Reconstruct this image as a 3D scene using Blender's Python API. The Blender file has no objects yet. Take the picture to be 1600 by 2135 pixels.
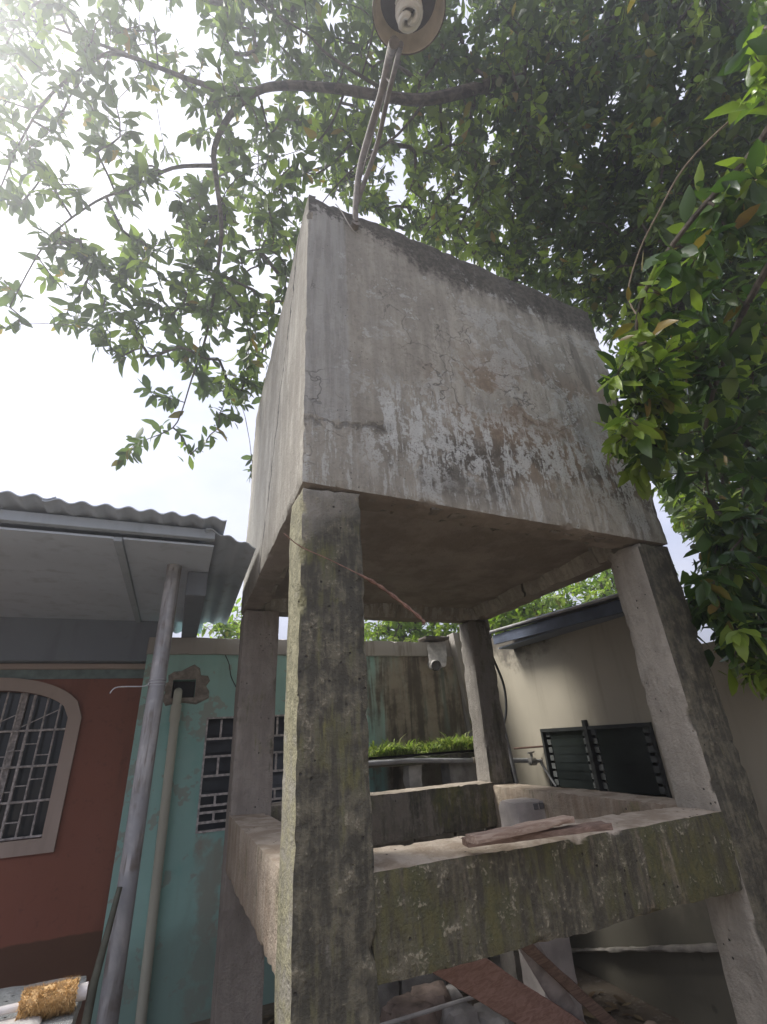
import bpy, math, random
import numpy as np
from mathutils import Vector, Matrix, noise as mn

random.seed(7); rng = np.random.default_rng(11)
scene = bpy.context.scene
col = scene.collection

# ------------------------------------------------------------------ camera
CAM = np.array([-0.397, -1.814, 1.6])
YAW, PITCH, ROLL, FPX = 0.4109, 0.4515, -0.0618, 975.9        # fitted to the tower's edges (photo pixels, 1600x2135)
FW = np.array([math.sin(YAW)*math.cos(PITCH), math.cos(YAW)*math.cos(PITCH), math.sin(PITCH)])
_r = np.array([math.cos(YAW), -math.sin(YAW), 0]); _u = np.cross(_r, FW)
RT = math.cos(ROLL)*_r + math.sin(ROLL)*_u
UP = -math.sin(ROLL)*_r + math.cos(ROLL)*_u
cam_data = bpy.data.cameras.new('camera'); cam = bpy.data.objects.new('camera', cam_data); col.objects.link(cam)
cam_data.sensor_fit = 'HORIZONTAL'; cam_data.sensor_width = 36; cam_data.lens = 36*FPX/1600
cam_data.clip_start = 0.05; cam_data.clip_end = 2000
cam.matrix_world = Matrix(((RT[0], UP[0], -FW[0], CAM[0]), (RT[1], UP[1], -FW[1], CAM[1]), (RT[2], UP[2], -FW[2], CAM[2]), (0, 0, 0, 1)))
scene.camera = cam

# ------------------------------------------------------------------ light
SUN_EL, SUN_AZ = math.radians(54), math.radians(-62)          # azimuth from +Y towards +X: high, left and behind the tower
world = bpy.data.worlds.new('World'); scene.world = world; world.use_nodes = True
wt = world.node_tree; wt.nodes.clear()
def wn(t, **k):
    n = wt.nodes.new(t)
    for a, b in k.items(): setattr(n, a, b)
    return n
sky = wn('ShaderNodeTexSky', sky_type='NISHITA', sun_disc=False, sun_elevation=SUN_EL, sun_rotation=SUN_AZ, air_density=1.0, dust_density=3.0, ozone_density=1.0)
tc = wn('ShaderNodeTexCoord'); mp = wn('ShaderNodeMapping'); mp.inputs['Scale'].default_value = (1.6, 1.6, 3.4)
cn = wn('ShaderNodeTexNoise'); cn.inputs['Scale'].default_value = 1.7; cn.inputs['Detail'].default_value = 6; cn.inputs['Roughness'].default_value = 0.55
cr = wn('ShaderNodeValToRGB'); cr.color_ramp.elements[0].position = 0.3; cr.color_ramp.elements[1].position = 0.68
cr.color_ramp.elements[0].color = (2.75, 2.95, 3.8, 1); cr.color_ramp.elements[1].color = (4.5, 4.45, 4.95, 1)
mx = wn('ShaderNodeMix', data_type='RGBA'); mx.inputs[0].default_value = 0.88       # an almost closed, thin white cloud cover
bg = wn('ShaderNodeBackground'); bg.inputs['Strength'].default_value = 0.10
wo = wn('ShaderNodeOutputWorld')
wt.links.new(tc.outputs['Generated'], mp.inputs['Vector']); wt.links.new(mp.outputs[0], cn.inputs['Vector']); wt.links.new(cn.outputs['Fac'], cr.inputs[0])
wt.links.new(sky.outputs[0], mx.inputs[6]); wt.links.new(cr.outputs[0], mx.inputs[7]); wt.links.new(mx.outputs[2], bg.inputs['Color']); wt.links.new(bg.outputs[0], wo.inputs['Surface'])
sl = bpy.data.lights.new('sun', 'SUN'); sl.energy = 2.3; sl.angle = math.radians(22); sl.color = (1, 0.97, 0.92)
so = bpy.data.objects.new('sun', sl); col.objects.link(so)
sd = Vector((math.sin(SUN_AZ)*math.cos(SUN_EL), math.cos(SUN_AZ)*math.cos(SUN_EL), math.sin(SUN_EL)))
so.rotation_euler = sd.to_track_quat('Z', 'Y').to_euler(); so.location = (-6, 3, 12)
scene.view_settings.view_transform = 'Standard'; scene.view_settings.look = 'None'
scene.view_settings.exposure = 1.58; scene.view_settings.gamma = 1.0; scene.view_settings.use_curve_mapping = False
scene.render.engine = 'CYCLES'
try:
    scene.cycles.max_bounces = 4; scene.cycles.diffuse_bounces = 3; scene.cycles.glossy_bounces = 2; scene.cycles.transmission_bounces = 4; scene.cycles.transparent_max_bounces = 8
except Exception: pass

# ------------------------------------------------------------------ helpers: pixels, objects, meshes
def ray(px, py): return FW + RT*(px-800)/FPX - UP*(py-1067.5)/FPX
def at(px, py, depth): return CAM + ray(px, py)*depth
def on(px, py, axis, v):
    d = ray(px, py); return CAM + d*((v-CAM[axis])/d[axis])
def pix(P):
    d = np.asarray(P)-CAM; z = d@FW
    return np.stack([800+FPX*(d@RT)/z, 1067.5-FPX*(d@UP)/z, z], -1)

def tag(o, label=None, cat=None, group=None, kind=None):
    if label: o['label'] = label
    if cat: o['category'] = cat
    if group: o['group'] = group
    if kind: o['kind'] = kind
    return o
def empty(name, loc, label, cat, group=None):
    o = bpy.data.objects.new(name, None); col.objects.link(o); o.location = loc; o.empty_display_size = 0.1
    return tag(o, label, cat, group)
def link(name, me, mat, parent=None):
    """mesh data given in world coordinates; a child keeps its place under its parent"""
    o = bpy.data.objects.new(name, me); col.objects.link(o)
    if mat is not None and not me.materials: me.materials.append(mat)
    if parent is not None:
        o.parent = parent
        p = parent; off = Vector((0, 0, 0))
        while p is not None: off += p.location; p = p.parent
        o.location = -off
    return o
def mesh(name, V, F, smooth=False):
    me = bpy.data.meshes.new(name); me.from_pydata([tuple(v) for v in V], [], [tuple(f) for f in F]); me.update()
    if smooth:
        me.polygons.foreach_set('use_smooth', [True]*len(me.polygons)); me.set_sharp_from_angle(angle=math.radians(38))
    return me
def obj(name, VF, mat, parent=None, smooth=False): return link(name, mesh(name, VF[0], VF[1], smooth), mat, parent)

def join(*parts):
    V, F = [], []
    for v, f in parts:
        n = len(V); V += list(v); F += [tuple(i+n for i in q) for q in f]
    return V, F
def box(x0, x1, y0, y1, z0, z1, b=0.0):
    """box with chamfered edges (b) - 8 or 24 vertices"""
    if b <= 0:
        V = [(x, y, z) for z in (z0, z1) for y in (y0, y1) for x in (x0, x1)]
        return V, [(0, 2, 3, 1), (4, 5, 7, 6), (0, 1, 5, 4), (2, 6, 7, 3), (0, 4, 6, 2), (1, 3, 7, 5)]
    lo = (x0, y0, z0); hi = (x1, y1, z1); V = []; idx = {}
    for sx in (0, 1):
        for sy in (0, 1):
            for sz in (0, 1):
                s = (sx, sy, sz)
                for ax in range(3):
                    p = []
                    for k in range(3):
                        e = hi[k] if s[k] else lo[k]
                        if k != ax: e += -b if s[k] else b
                        p.append(e)
                    idx[(s, ax)] = len(V); V.append(tuple(p))
    F = []
    for ax in range(3):
        o1, o2 = [k for k in range(3) if k != ax]
        for s in (0, 1):
            q = []
            for a, c in ((0, 0), (1, 0), (1, 1), (0, 1)):
                t = [0, 0, 0]; t[ax] = s; t[o1] = a; t[o2] = c; q.append(idx[(tuple(t), ax)])
            F.append(q)
        for a in (0, 1):
            for c in (0, 1):
                t0 = [0, 0, 0]; t0[o1] = a; t0[o2] = c; t1 = list(t0); t1[ax] = 1
                F.append([idx[(tuple(t0), o1)], idx[(tuple(t1), o1)], idx[(tuple(t1), o2)], idx[(tuple(t0), o2)]])
    for s in [(a, b_, c) for a in (0, 1) for b_ in (0, 1) for c in (0, 1)]:
        F.append([idx[(s, 0)], idx[(s, 1)], idx[(s, 2)]])
    cen = Vector(((x0+x1)/2, (y0+y1)/2, (z0+z1)/2)); out = []
    for q in F:
        a, b2, c = Vector(V[q[0]]), Vector(V[q[1]]), Vector(V[q[2]])
        m = sum((Vector(V[i]) for i in q), Vector())/len(q)
        out.append(q if (b2-a).cross(c-a).dot(m-cen) > 0 else q[::-1])
    return V, out
def xform(VF, M):
    return [tuple(M @ Vector(v)) for v in VF[0]], VF[1]
def tube(pts, rad, n=8, cap=True):
    P = [Vector(p) for p in pts]
    if not hasattr(rad, '__len__'): rad = [rad]*len(P)
    V, F = [], []; ref = None
    for i, p in enumerate(P):
        d = (P[min(i+1, len(P)-1)]-P[max(i-1, 0)]).normalized()
        if ref is None:
            ref = Vector((0, 0, 1)) if abs(d.z) < .9 else Vector((1, 0, 0))
        a = (ref - d*ref.dot(d))
        if a.length < 1e-5: a = d.orthogonal()
        a.normalize(); ref = a; b = d.cross(a)
        for k in range(n):
            t = 2*math.pi*k/n; V.append(tuple(p + (a*math.cos(t)+b*math.sin(t))*rad[i]))
    for i in range(len(P)-1):
        for k in range(n):
            F.append((i*n+k, i*n+(k+1) % n, (i+1)*n+(k+1) % n, (i+1)*n+k))
    if cap: F.append(tuple(range(n))[::-1]); F.append(tuple((len(P)-1)*n+k for k in range(n)))
    return V, F
def lathe(prof, n=32, cap=False):
    V, F = [], []
    for r, z in prof:
        for k in range(n): t = 2*math.pi*k/n; V.append((r*math.cos(t), r*math.sin(t), z))
    for i in range(len(prof)-1):
        for k in range(n): F.append((i*n+k, i*n+(k+1) % n, (i+1)*n+(k+1) % n, (i+1)*n+k))
    return V, F
def spline(pts, k=6):
    P = [Vector(p) for p in pts]; out = []
    for i in range(len(P)-1):
        p0, p1, p2, p3 = P[max(i-1, 0)], P[i], P[i+1], P[min(i+2, len(P)-1)]
        for j in range(k):
            t = j/k; out.append(0.5*((2*p1)+(p2-p0)*t+(2*p0-5*p1+4*p2-p3)*t*t+(3*p1-p0-3*p2+p3)*t**3))
    out.append(P[-1]); return out

def rough_hex(c, res=0.035, amp=0.004, chip=0.012, seed=0.0, recess=None, fine=0.6):
    """cast concrete block: 8 corners (bottom 4 ccw, top 4 ccw), gridded faces, uneven skin, worn arrises.
    recess=(inset, height): bottom face pushed up inside the rim"""
    c = [Vector(p) for p in c]
    def P(u, v, w):
        b = c[0]*(1-u)*(1-v)+c[1]*u*(1-v)+c[2]*u*v+c[3]*(1-u)*v
        t = c[4]*(1-u)*(1-v)+c[5]*u*(1-v)+c[6]*u*v+c[7]*(1-u)*v
        return b*(1-w)+t*w
    L = [(c[1]-c[0]).length, (c[3]-c[0]).length, (c[4]-c[0]).length]
    N = [max(2, int(round(l/res))) for l in L]
    keys = {}; V = []; F = []; UVW = []
    def vid(i, j, k):
        q = (i, j, k)
        if q not in keys: keys[q] = len(V); UVW.append((i/N[0], j/N[1], k/N[2])); V.append(P(*UVW[-1]))
        return keys[q]
    for ax in range(3):
        a, b = [(1, 2), (2, 0), (0, 1)][ax]
        for s in (0, 1):
            for i in range(N[a]):
                for j in range(N[b]):
                    q = []
                    for di, dj in ((0, 0), (1, 0), (1, 1), (0, 1)):
                        t = [0, 0, 0]; t[ax] = N[ax]*s; t[a] = i+di; t[b] = j+dj; q.append(vid(*t))
                    F.append(q if s else q[::-1])
    cen = sum(c, Vector())/8; ex = (c[1]-c[0]).normalized(); ey = (c[3]-c[0]).normalized(); ez = (c[4]-c[0]).normalized()
    out = []
    for p, (u, v, w) in zip(V, UVW):
        d = Vector((0, 0, 0)); cnt = 0
        for t, e in ((u, ex), (v, ey), (w, ez)):
            if t <= 0: d -= e; cnt += 1
            elif t >= 1: d += e; cnt += 1
        q = Vector(p)+Vector((seed, seed*1.7, seed*.3))
        h = mn.noise(q*2.3)*1.3 + mn.noise(q*9)*0.6 + mn.noise(q*26)*fine
        p2 = p + d*(h*amp)
        if cnt >= 2:
            ch = chip*(0.30+0.9*max(0, mn.noise(q*6+Vector((9, 0, 0))))+2.6*max(0, mn.noise(q*19)-0.2))
            p2 -= d*ch
        if recess and w <= 0:
            ix, iy = recess[0]/L[0], recess[0]/L[1]
            j = 0.15*mn.noise(q*5)
            if ix*(1+j) < u < 1-ix*(1+j) and iy*(1+j) < v < 1-iy*(1+j): p2 += ez*(recess[1]*(1+.25*mn.noise(q*3)))
        out.append(p2)
    return [tuple(p) for p in out], F
def hexbox(x0, x1, y0, y1, z0, z1): return [(x0, y0, z0), (x1, y0, z0), (x1, y1, z0), (x0, y1, z0), (x0, y0, z1), (x1, y0, z1), (x1, y1, z1), (x0, y1, z1)]

# ------------------------------------------------------------------ material language
class Mat:
    def __init__(s, name, rough=0.85):
        s.m = bpy.data.materials.new(name); s.m.use_nodes = True; s.t = s.m.node_tree; s.N = s.t.nodes
        s.b = s.N['Principled BSDF']; s.b.inputs['Roughness'].default_value = rough
        s.b.inputs['Specular IOR Level'].default_value = 0.3
        s.pos = s.new('ShaderNodeNewGeometry').outputs['Position']
        sp = s.new('ShaderNodeSeparateXYZ'); s.put(sp.inputs[0], s.pos); s.x, s.y, s.z = sp.outputs
    def new(s, t, **k):
        n = s.N.new(t)
        for a, b in k.items(): setattr(n, a, b)
        return n
    def put(s, sock, v):
        if isinstance(v, bpy.types.NodeSocket): s.t.links.new(v, sock)
        else: sock.default_value = v if not (isinstance(v, tuple) and len(v) == 3 and sock.type == 'RGBA') else (*v, 1)
    def math(s, op, a, b=0.0, clamp=False):
        n = s.new('ShaderNodeMath', operation=op); n.use_clamp = clamp; s.put(n.inputs[0], a); s.put(n.inputs[1], b); return n.outputs[0]
    def add(s, a, b): return s.math('ADD', a, b)
    def sub(s, a, b): return s.math('SUBTRACT', a, b)
    def mul(s, a, b): return s.math('MULTIPLY', a, b)
    def mx(s, a, b): return s.math('MAXIMUM', a, b)
    def step(s, x, a, b):
        n = s.new('ShaderNodeMapRange', interpolation_type='SMOOTHSTEP'); s.put(n.inputs[0], x); s.put(n.inputs[1], a); s.put(n.inputs[2], b); return n.outputs[0]
    def vec(s, sx, sy, sz):
        n = s.new('ShaderNodeVectorMath', operation='MULTIPLY'); s.put(n.inputs[0], s.pos); n.inputs[1].default_value = (sx, sy, sz); return n.outputs[0]
    def noise(s, scale, detail=4, rough=0.55, dist=0.0, vec=None, off=0.0):
        n = s.new('ShaderNodeTexNoise'); n.inputs['Scale'].default_value = scale; n.inputs['Detail'].default_value = min(detail, 3.6)
        n.inputs['Roughness'].default_value = rough; n.inputs['Distortion'].default_value = dist
        v = vec if vec is not None else s.pos
        if off:
            a = s.new('ShaderNodeVectorMath', operation='ADD'); s.put(a.inputs[0], v); a.inputs[1].default_value = (off, off*.7, off*1.3); v = a.outputs[0]
        s.put(n.inputs['Vector'], v); return n.outputs['Fac']
    def vor(s, scale, feature='F1', vec=None):
        n = s.new('ShaderNodeTexVoronoi', feature=feature); n.inputs['Scale'].default_value = scale; s.put(n.inputs['Vector'], vec if vec is not None else s.pos); return n.outputs['Distance']
    def mix(s, f, a, b):
        n = s.new('ShaderNodeMix', data_type='RGBA'); s.put(n.inputs[0], f); s.put(n.inputs[6], a); s.put(n.inputs[7], b); return n.outputs[2]
    def color(s, c): s.put(s.b.inputs['Base Color'], c)
    def bump(s, h, strength=0.4, dist=0.01):
        n = s.new('ShaderNodeBump'); n.inputs['Strength'].default_value = strength; n.inputs['Distance'].default_value = dist; s.put(n.inputs['Height'], h); s.put(s.b.inputs['Normal'], n.outputs[0])
    def band(s, x, lo, hi, soft): return s.mul(s.step(x, lo-soft, lo+soft), s.sub(1.0, s.step(x, hi-soft, hi+soft)))

def plain(name, c, rough=0.7, var=0.18, scale=12, metal=0.0, bump=0.15):
    m = Mat(name, rough); n = m.noise(scale, 5); d = tuple(v*(1-var) for v in c); l = tuple(min(1, v*(1+var)) for v in c)
    m.color(m.mix(m.step(n, .3, .7), d, l)); m.bump(m.noise(scale*9, 3), bump, .004); m.b.inputs['Metallic'].default_value = metal
    return m.m

def concrete_core(m, light, dark, warm):
    big = m.noise(1.6, 5, .6); mid = m.noise(7, 6, .65, .4); fine = m.noise(60, 4, .7)
    c = m.mix(m.step(big, .35, .68), dark, light)
    c = m.mix(m.mul(m.step(mid, .48, .68), .7), c, warm)
    c = m.mix(m.mul(m.step(fine, .45, .8), .45), c, tuple(v*.6 for v in light))
    return c, mid, fine
def pits(m, c, scale=26, thr=.13, colr=(.05, .045, .04)):
    v = m.vor(scale); n = m.noise(5, 3, .5, 0, None, 4.2)
    k = m.mul(m.sub(1.0, m.step(v, thr*.5, thr)), m.step(n, .5, .6))
    return m.mix(k, c, colr), k

# tank concrete -----------------------------------------------------
W, D, CW, CE = 2.3137, 2.2044, 0.28, 0.246
ZB, ZBN, ZT, ZTN, BT, BB = 2.583, 2.66, 4.623, 4.809, 1.2005, 0.9063
def mat_tank():
    m = Mat('tank_concrete', .92)
    big = m.noise(1.5, 3, .6); mid = m.noise(8, 4, .72, .3); fine = m.noise(85, 2, .7); grain = m.noise(34, 3, .75, 0, None, 2.0)
    c = m.mix(m.step(m.add(m.mul(big, .6), m.mul(mid, .4)), .38, .62), (.31, .285, .235), (.47, .44, .37))
    st = m.noise(1.0, 4, .68, 0, m.vec(9, 9, .9)); st2 = m.noise(1.0, 3, .65, 0, m.vec(26, 26, 2.2), 3.1)
    c = m.mix(m.mul(m.step(m.add(m.mul(st, .7), m.mul(mid, .3)), .43, .60), .62), c, (.245, .228, .19))
    c = m.mix(m.mul(m.step(m.add(m.mul(grain, .6), m.mul(st2, .4)), .47, .62), .5), c, (.20, .183, .152))
    g = m.new('ShaderNodeNewGeometry'); sp = m.new('ShaderNodeSeparateXYZ'); m.put(sp.inputs[0], g.outputs['Normal'])
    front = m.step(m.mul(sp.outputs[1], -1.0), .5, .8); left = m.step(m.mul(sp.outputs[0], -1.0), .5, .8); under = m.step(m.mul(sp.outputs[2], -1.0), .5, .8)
    brk = m.add(m.mul(mid, .5), m.mul(grain, .5))
    # brown render where the skim has gone, with pale broken rims
    p1 = m.add(m.mul(m.noise(2.4, 3, .6, .4, None, 7.7), .78), m.mul(brk, .22))
    zone = m.mul(m.step(m.x, .5, 1.2), m.band(m.z, 2.85, 3.75, .22))
    brown = m.mul(m.step(p1, .475, .51), zone)
    c = m.mix(m.mul(m.mul(brown, front), .72), c, m.mix(m.step(grain, .4, .62), (.20, .14, .09), (.29, .215, .145)))
    rim = m.mul(m.mul(m.band(p1, .468, .480, .004), zone), m.step(m.noise(7, 2, .5, 0, None, 2), .48, .58))
    # smooth corner pilaster up to a broken edge
    wob = m.mul(m.sub(brk, .5), .10)
    pil = m.mul(m.mul(m.sub(1.0, m.step(m.add(m.x, wob), .235, .258)), m.step(m.add(m.z, m.mul(wob, 2.5)), 3.03, 3.05)), front)
    c = m.mix(m.mul(pil, .6), c, m.mix(m.step(st2, .4, .62), (.36, .36, .34), (.27, .268, .25)))
    cz = m.add(m.add(m.z, m.mul(m.sub(m.noise(5, 3, .7), .5), .30)), m.mul(m.x, -.10))
    crk = m.mul(m.mul(m.mul(m.band(cz, 2.985, 3.02, .012), m.step(m.add(brk, m.mul(st2, .3)), .56, .66)), m.sub(1.0, m.step(m.x, .38, .55))), front)
    # lime bloom, a ragged band with drips
    nb = m.add(m.mul(m.noise(1.0, 4, .7, .25, m.vec(6.5, 6.5, 4.2), 1.3), .72), m.mul(grain, .28)); nd = m.add(m.mul(m.noise(1.0, 4, .68, 0, m.vec(19, 19, 2.8), 5.0), .75), m.mul(grain, .25))
    zl = m.add(m.add(m.z, m.mul(m.x, .03)), m.mul(m.sub(m.noise(2.2, 2, .5), .5), .34))
    wband = m.mul(m.band(zl, 2.82, 3.36, .15), m.step(m.x, .15, .45))
    bloom = m.mul(m.mx(m.mul(m.step(nb, .50, .55), .85), m.mul(m.step(nd, .49, .56), .95)), wband)
    pale = m.mul(m.step(m.add(m.mul(m.noise(3.4, 3, .65, .4, None, 23), .7), m.mul(grain, .3)), .535, .575), m.mul(m.band(m.z, 3.15, 4.3, .2), m.mul(m.step(m.x, .25, .6), .45)))
    spots = m.mul(m.step(m.add(m.mul(m.noise(8, 3, .7, .3, None, 8.8), .7), m.mul(grain, .3)), .575, .62), m.mul(m.band(m.z, 3.3, 4.5, .2), m.mul(m.step(m.x, .02, .3), .6)))
    drip = m.mul(m.mul(m.step(nd, .49, .58), m.band(zl, 2.60, 3.0, .12)), .6)
    # grey-black film under the bloom, down the right end and along the top
    low = m.mul(m.mul(m.step(m.add(m.mul(m.noise(2.8, 3, .62, .3, None, 3.3), .65), m.mul(brk, .35)), .44, .53), m.band(m.z, 2.68, 3.10, .09)), m.step(m.x, .22, .5))
    c = m.mix(m.mul(m.mul(low, front), .8), c, m.mix(m.step(grain, .42, .6), (.075, .07, .06), (.15, .138, .115)))
    rgt = m.mul(m.step(m.add(m.mul(m.noise(1.0, 4, .65, 0, m.vec(7, 7, 1.6), 12), .8), m.mul(m.x, .09)), .58, .68), m.step(m.x, 1.1, 1.7))
    c = m.mix(m.mul(m.mul(rgt, front), .6), c, (.13, .12, .10))
    ztop = m.sub(m.sub(ZTN, m.mul(m.x, (ZTN-ZT)/W)), m.z)
    reach = m.add(m.mul(m.step(m.x, .3, 1.0), .24), m.add(-.04, m.mul(m.add(m.mul(m.noise(3.6, 3, .65, .3, None, 6), .7), m.mul(st2, .35)), .42)))
    film = m.sub(1.0, m.step(m.add(ztop, m.mul(m.sub(brk, .5), .5)), m.mul(reach, .55), reach))
    c = m.mix(m.mul(m.mul(film, m.mx(front, .35)), .86), c, m.mix(m.step(grain, .4, .62), (.05, .047, .04), (.12, .11, .09)))
    whites = m.mul(m.mul(m.mx(m.mx(m.mx(bloom, pale), spots), m.mx(drip, m.mul(rim, .9))), front), m.step(fine, .25, .5))
    c = m.mix(m.mul(whites, .86), c, (.60, .61, .575))
    # left: vertical rain streaks and one long crack
    c = m.mix(m.mul(m.mul(left, m.step(m.noise(1.0, 4, .65, 0, m.vec(9, 16, .5), 9), .46, .64)), .6), c, (.27, .245, .205))
    cy = m.add(m.add(.30, m.mul(m.sub(4.6, m.z), .46)), m.mul(m.sub(m.noise(1.0, 4, .6, 0, m.vec(0, 0, 4)), .5), .24))
    lc = m.mul(m.sub(1.0, m.step(m.math('ABSOLUTE', m.sub(m.y, cy)), .008, .018)), left)
    # underside: browner, darker soffit
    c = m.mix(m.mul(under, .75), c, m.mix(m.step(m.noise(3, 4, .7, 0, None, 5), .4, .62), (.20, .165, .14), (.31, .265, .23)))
    wv = m.new('ShaderNodeTexNoise'); wv.inputs['Scale'].default_value = 5; wv.inputs['Detail'].default_value = 3; m.put(wv.inputs['Vector'], m.pos)
    wa = m.new('ShaderNodeVectorMath', operation='MULTIPLY_ADD'); m.put(wa.inputs[0], wv.outputs['Color']); wa.inputs[1].default_value = (.34, .34, .34); m.put(wa.inputs[2], m.pos)
    map_ = m.mul(m.mul(m.sub(1.0, m.step(m.vor(4.2, 'DISTANCE_TO_EDGE', wa.outputs[0]), .004, .013)), m.step(big, .49, .56)), m.mul(front, m.band(m.z, 2.75, 4.2, .2)))
    c, k = pits(m, c, 30, .11)
    allc = m.mx(m.mx(m.mul(crk, .5), m.mul(map_, .55)), lc)
    c = m.mix(m.mul(allc, .88), c, (.035, .032, .03)); m.color(c)
    h = m.add(m.add(m.mul(mid, .5), m.mul(grain, .6)), m.add(m.mul(fine, .3), m.sub(m.mul(whites, .3), m.add(m.mul(allc, 1.2), m.mul(k, .8)))))
    h = m.add(h, m.mul(brown, -.3)); m.bump(h, .6, .014); return m.m

def mat_frame(name, moss=0.5, black=0.5, light=(.38, .355, .305), dark=(.26, .24, .20), algae=(.20, .19, .07), topsand=0.0, seed=0.0, mask=None, face=None, streaky=.5, leftmoss=None, tuft=0.0):
    """column / beam concrete: black film over part of the face, olive algae in drips, sandy top"""
    m = Mat(name, .92)
    big = m.noise(1.9, 3, .6, 0, None, seed); fine = m.noise(75, 2, .7); spk = m.noise(13, 4, .74, 0, None, seed+6)
    st = m.noise(1.0, 4, .68, 0, m.vec(15, 15, 2.4), seed); st2 = m.noise(1.0, 3, .65, 0, m.vec(42, 42, 5.0), seed+2)
    c = m.mix(m.step(m.add(m.mul(big, .5), m.mul(st, .5)), .38, .62), dark, light)
    c = m.mix(m.mul(m.step(spk, .46, .66), .55), c, tuple(v*.62 for v in light))
    g = m.new('ShaderNodeNewGeometry'); sp = m.new('ShaderNodeSeparateXYZ'); m.put(sp.inputs[0], g.outputs['Normal'])
    front = m.step(m.mul(sp.outputs[1], -1.0), .3, .7); left = m.step(m.mul(sp.outputs[0], -1.0), .3, .7); upf = m.step(m.add(sp.outputs[2], m.mul(m.sub(spk, .5), .9)), .35, .8)
    f = front if face is None else (m.mx(front, left) if face == 'both' else left)
    drv = m.add(m.add(m.mul(big, .45*(1-streaky)+.12), m.mul(st, .7*streaky+.1)), m.add(m.mul(spk, .33), m.mul(st2, .2*streaky)))
    tot = .45*(1-streaky)+.12+.7*streaky+.1+.33+.2*streaky; lo = (.66-.40*black)*tot
    film = m.mul(m.step(drv, lo, lo+.10*tot), f)
    if mask is not None: film = m.mul(film, mask(m, big))
    c = m.mix(m.mul(film, .93), c, m.mix(m.step(m.add(m.mul(spk, .6), m.mul(st2, .4)), .42, .62), (.052, .049, .038), (.155, .14, .10)))
    mo = m.mul(m.step(m.add(m.mul(m.noise(3.1, 3, .7, 0, None, seed+8), .5), m.mul(m.add(st2, st), .3)), .60-.16*moss, .74-.16*moss), m.mx(f, m.mul(upf, .35)))
    c = m.mix(m.mul(mo, .72), c, m.mix(m.step(spk, .40, .60), algae, (algae[0]*.42, algae[1]*.5, algae[2]*.55)))
    lm = moss if leftmoss is None else leftmoss
    if lm > .3:
        gl = m.mul(left, min(1, lm*1.1)); c = m.mix(m.mul(m.mul(gl, m.step(m.add(m.mul(big, .5), m.mul(spk, .5)), .32, .52)), .88), c, m.mix(m.step(spk, .42, .6), (.165, .155, .085), (.29, .27, .165)))
    wh = m.mul(m.step(m.add(m.mul(spk, .65), m.mul(fine, .35)), .60-.045*tuft, .68-.045*tuft), .45+.25*tuft); c = m.mix(wh, c, (.36, .325, .24))
    if topsand: c = m.mix(m.mul(upf, topsand), c, m.mix(m.step(m.noise(7, 4, .65, 0, None, 3), .38, .62), (.33, .26, .19), (.52, .44, .35)))
    c, k = pits(m, c, 24, .15); m.color(c)
    m.bump(m.add(m.add(m.mul(st2, .3), m.mul(spk, .8)), m.sub(m.mul(fine, .5), m.mul(k, 1.1))), .8, .016); return m.m

M = {}
M['tank'] = mat_tank()
M['col_near'] = mat_frame('column_concrete_mossy', .25, .93, seed=1.0, streaky=.25, tuft=.45, leftmoss=.85, mask=lambda m, b: m.sub(1.0, m.mul(m.step(m.add(m.z, m.mul(m.sub(b, .5), 1.2)), 2.36, 2.62), .85)))
M['col_right'] = mat_frame('column_concrete_stained', .05, .86, light=(.44, .40, .335), dark=(.33, .30, .25), seed=5.0, streaky=.6, leftmoss=0)
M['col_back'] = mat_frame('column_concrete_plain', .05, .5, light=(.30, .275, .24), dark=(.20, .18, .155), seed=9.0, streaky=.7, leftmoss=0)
M['col_left'] = mat_frame('column_concrete_brownish', .0, .22, light=(.36, .32, .28), dark=(.25, .22, .19), seed=19.0, streaky=.8, leftmoss=0)
M['beam_front'] = mat_frame('beam_concrete_algae', .66, .76, algae=(.135, .125, .05), topsand=.9, seed=2.0, streaky=.6, light=(.38, .33, .25), dark=(.25, .21, .15), tuft=1.0)
M['beam_side'] = mat_frame('beam_concrete_sandy', .2, .22, light=(.46, .385, .30), dark=(.29, .22, .155), topsand=.85, seed=7.0, face='both', streaky=.8)
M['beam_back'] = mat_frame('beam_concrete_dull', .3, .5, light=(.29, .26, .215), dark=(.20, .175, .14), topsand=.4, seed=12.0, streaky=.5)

# ------------------------------------------------------------------ ground
gm = Mat('yard_earth', .95); n1 = gm.noise(2.2, 6); n2 = gm.noise(30, 4)
gc = gm.mix(gm.step(n1, .35, .65), (.11, .085, .062), (.20, .165, .125)); gc = gm.mix(gm.mul(gm.step(n2, .55, .7), .6), gc, (.28, .26, .23)); gm.color(gc); gm.bump(gm.add(n1, gm.mul(n2, .5)), .7, .03)
NG = 90; GV = []; GF = []
gx = np.sign(np.linspace(-1, 1, NG+1))*np.abs(np.linspace(-1, 1, NG+1))**3*300
for y in gx:
    for x in gx:
        z = 0.02*mn.noise(Vector((x*1.3, y*1.3, 0))) - .22 if abs(x) < 30 and abs(y) < 30 else -.22
        GV.append((x+1.0, y+1.5, z))
for j in range(NG):
    for i in range(NG): a = j*(NG+1)+i; GF.append((a, a+1, a+NG+2, a+NG+1))
tag(obj('ground', (GV, GF), gm.m, None, True), kind='structure')

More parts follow.
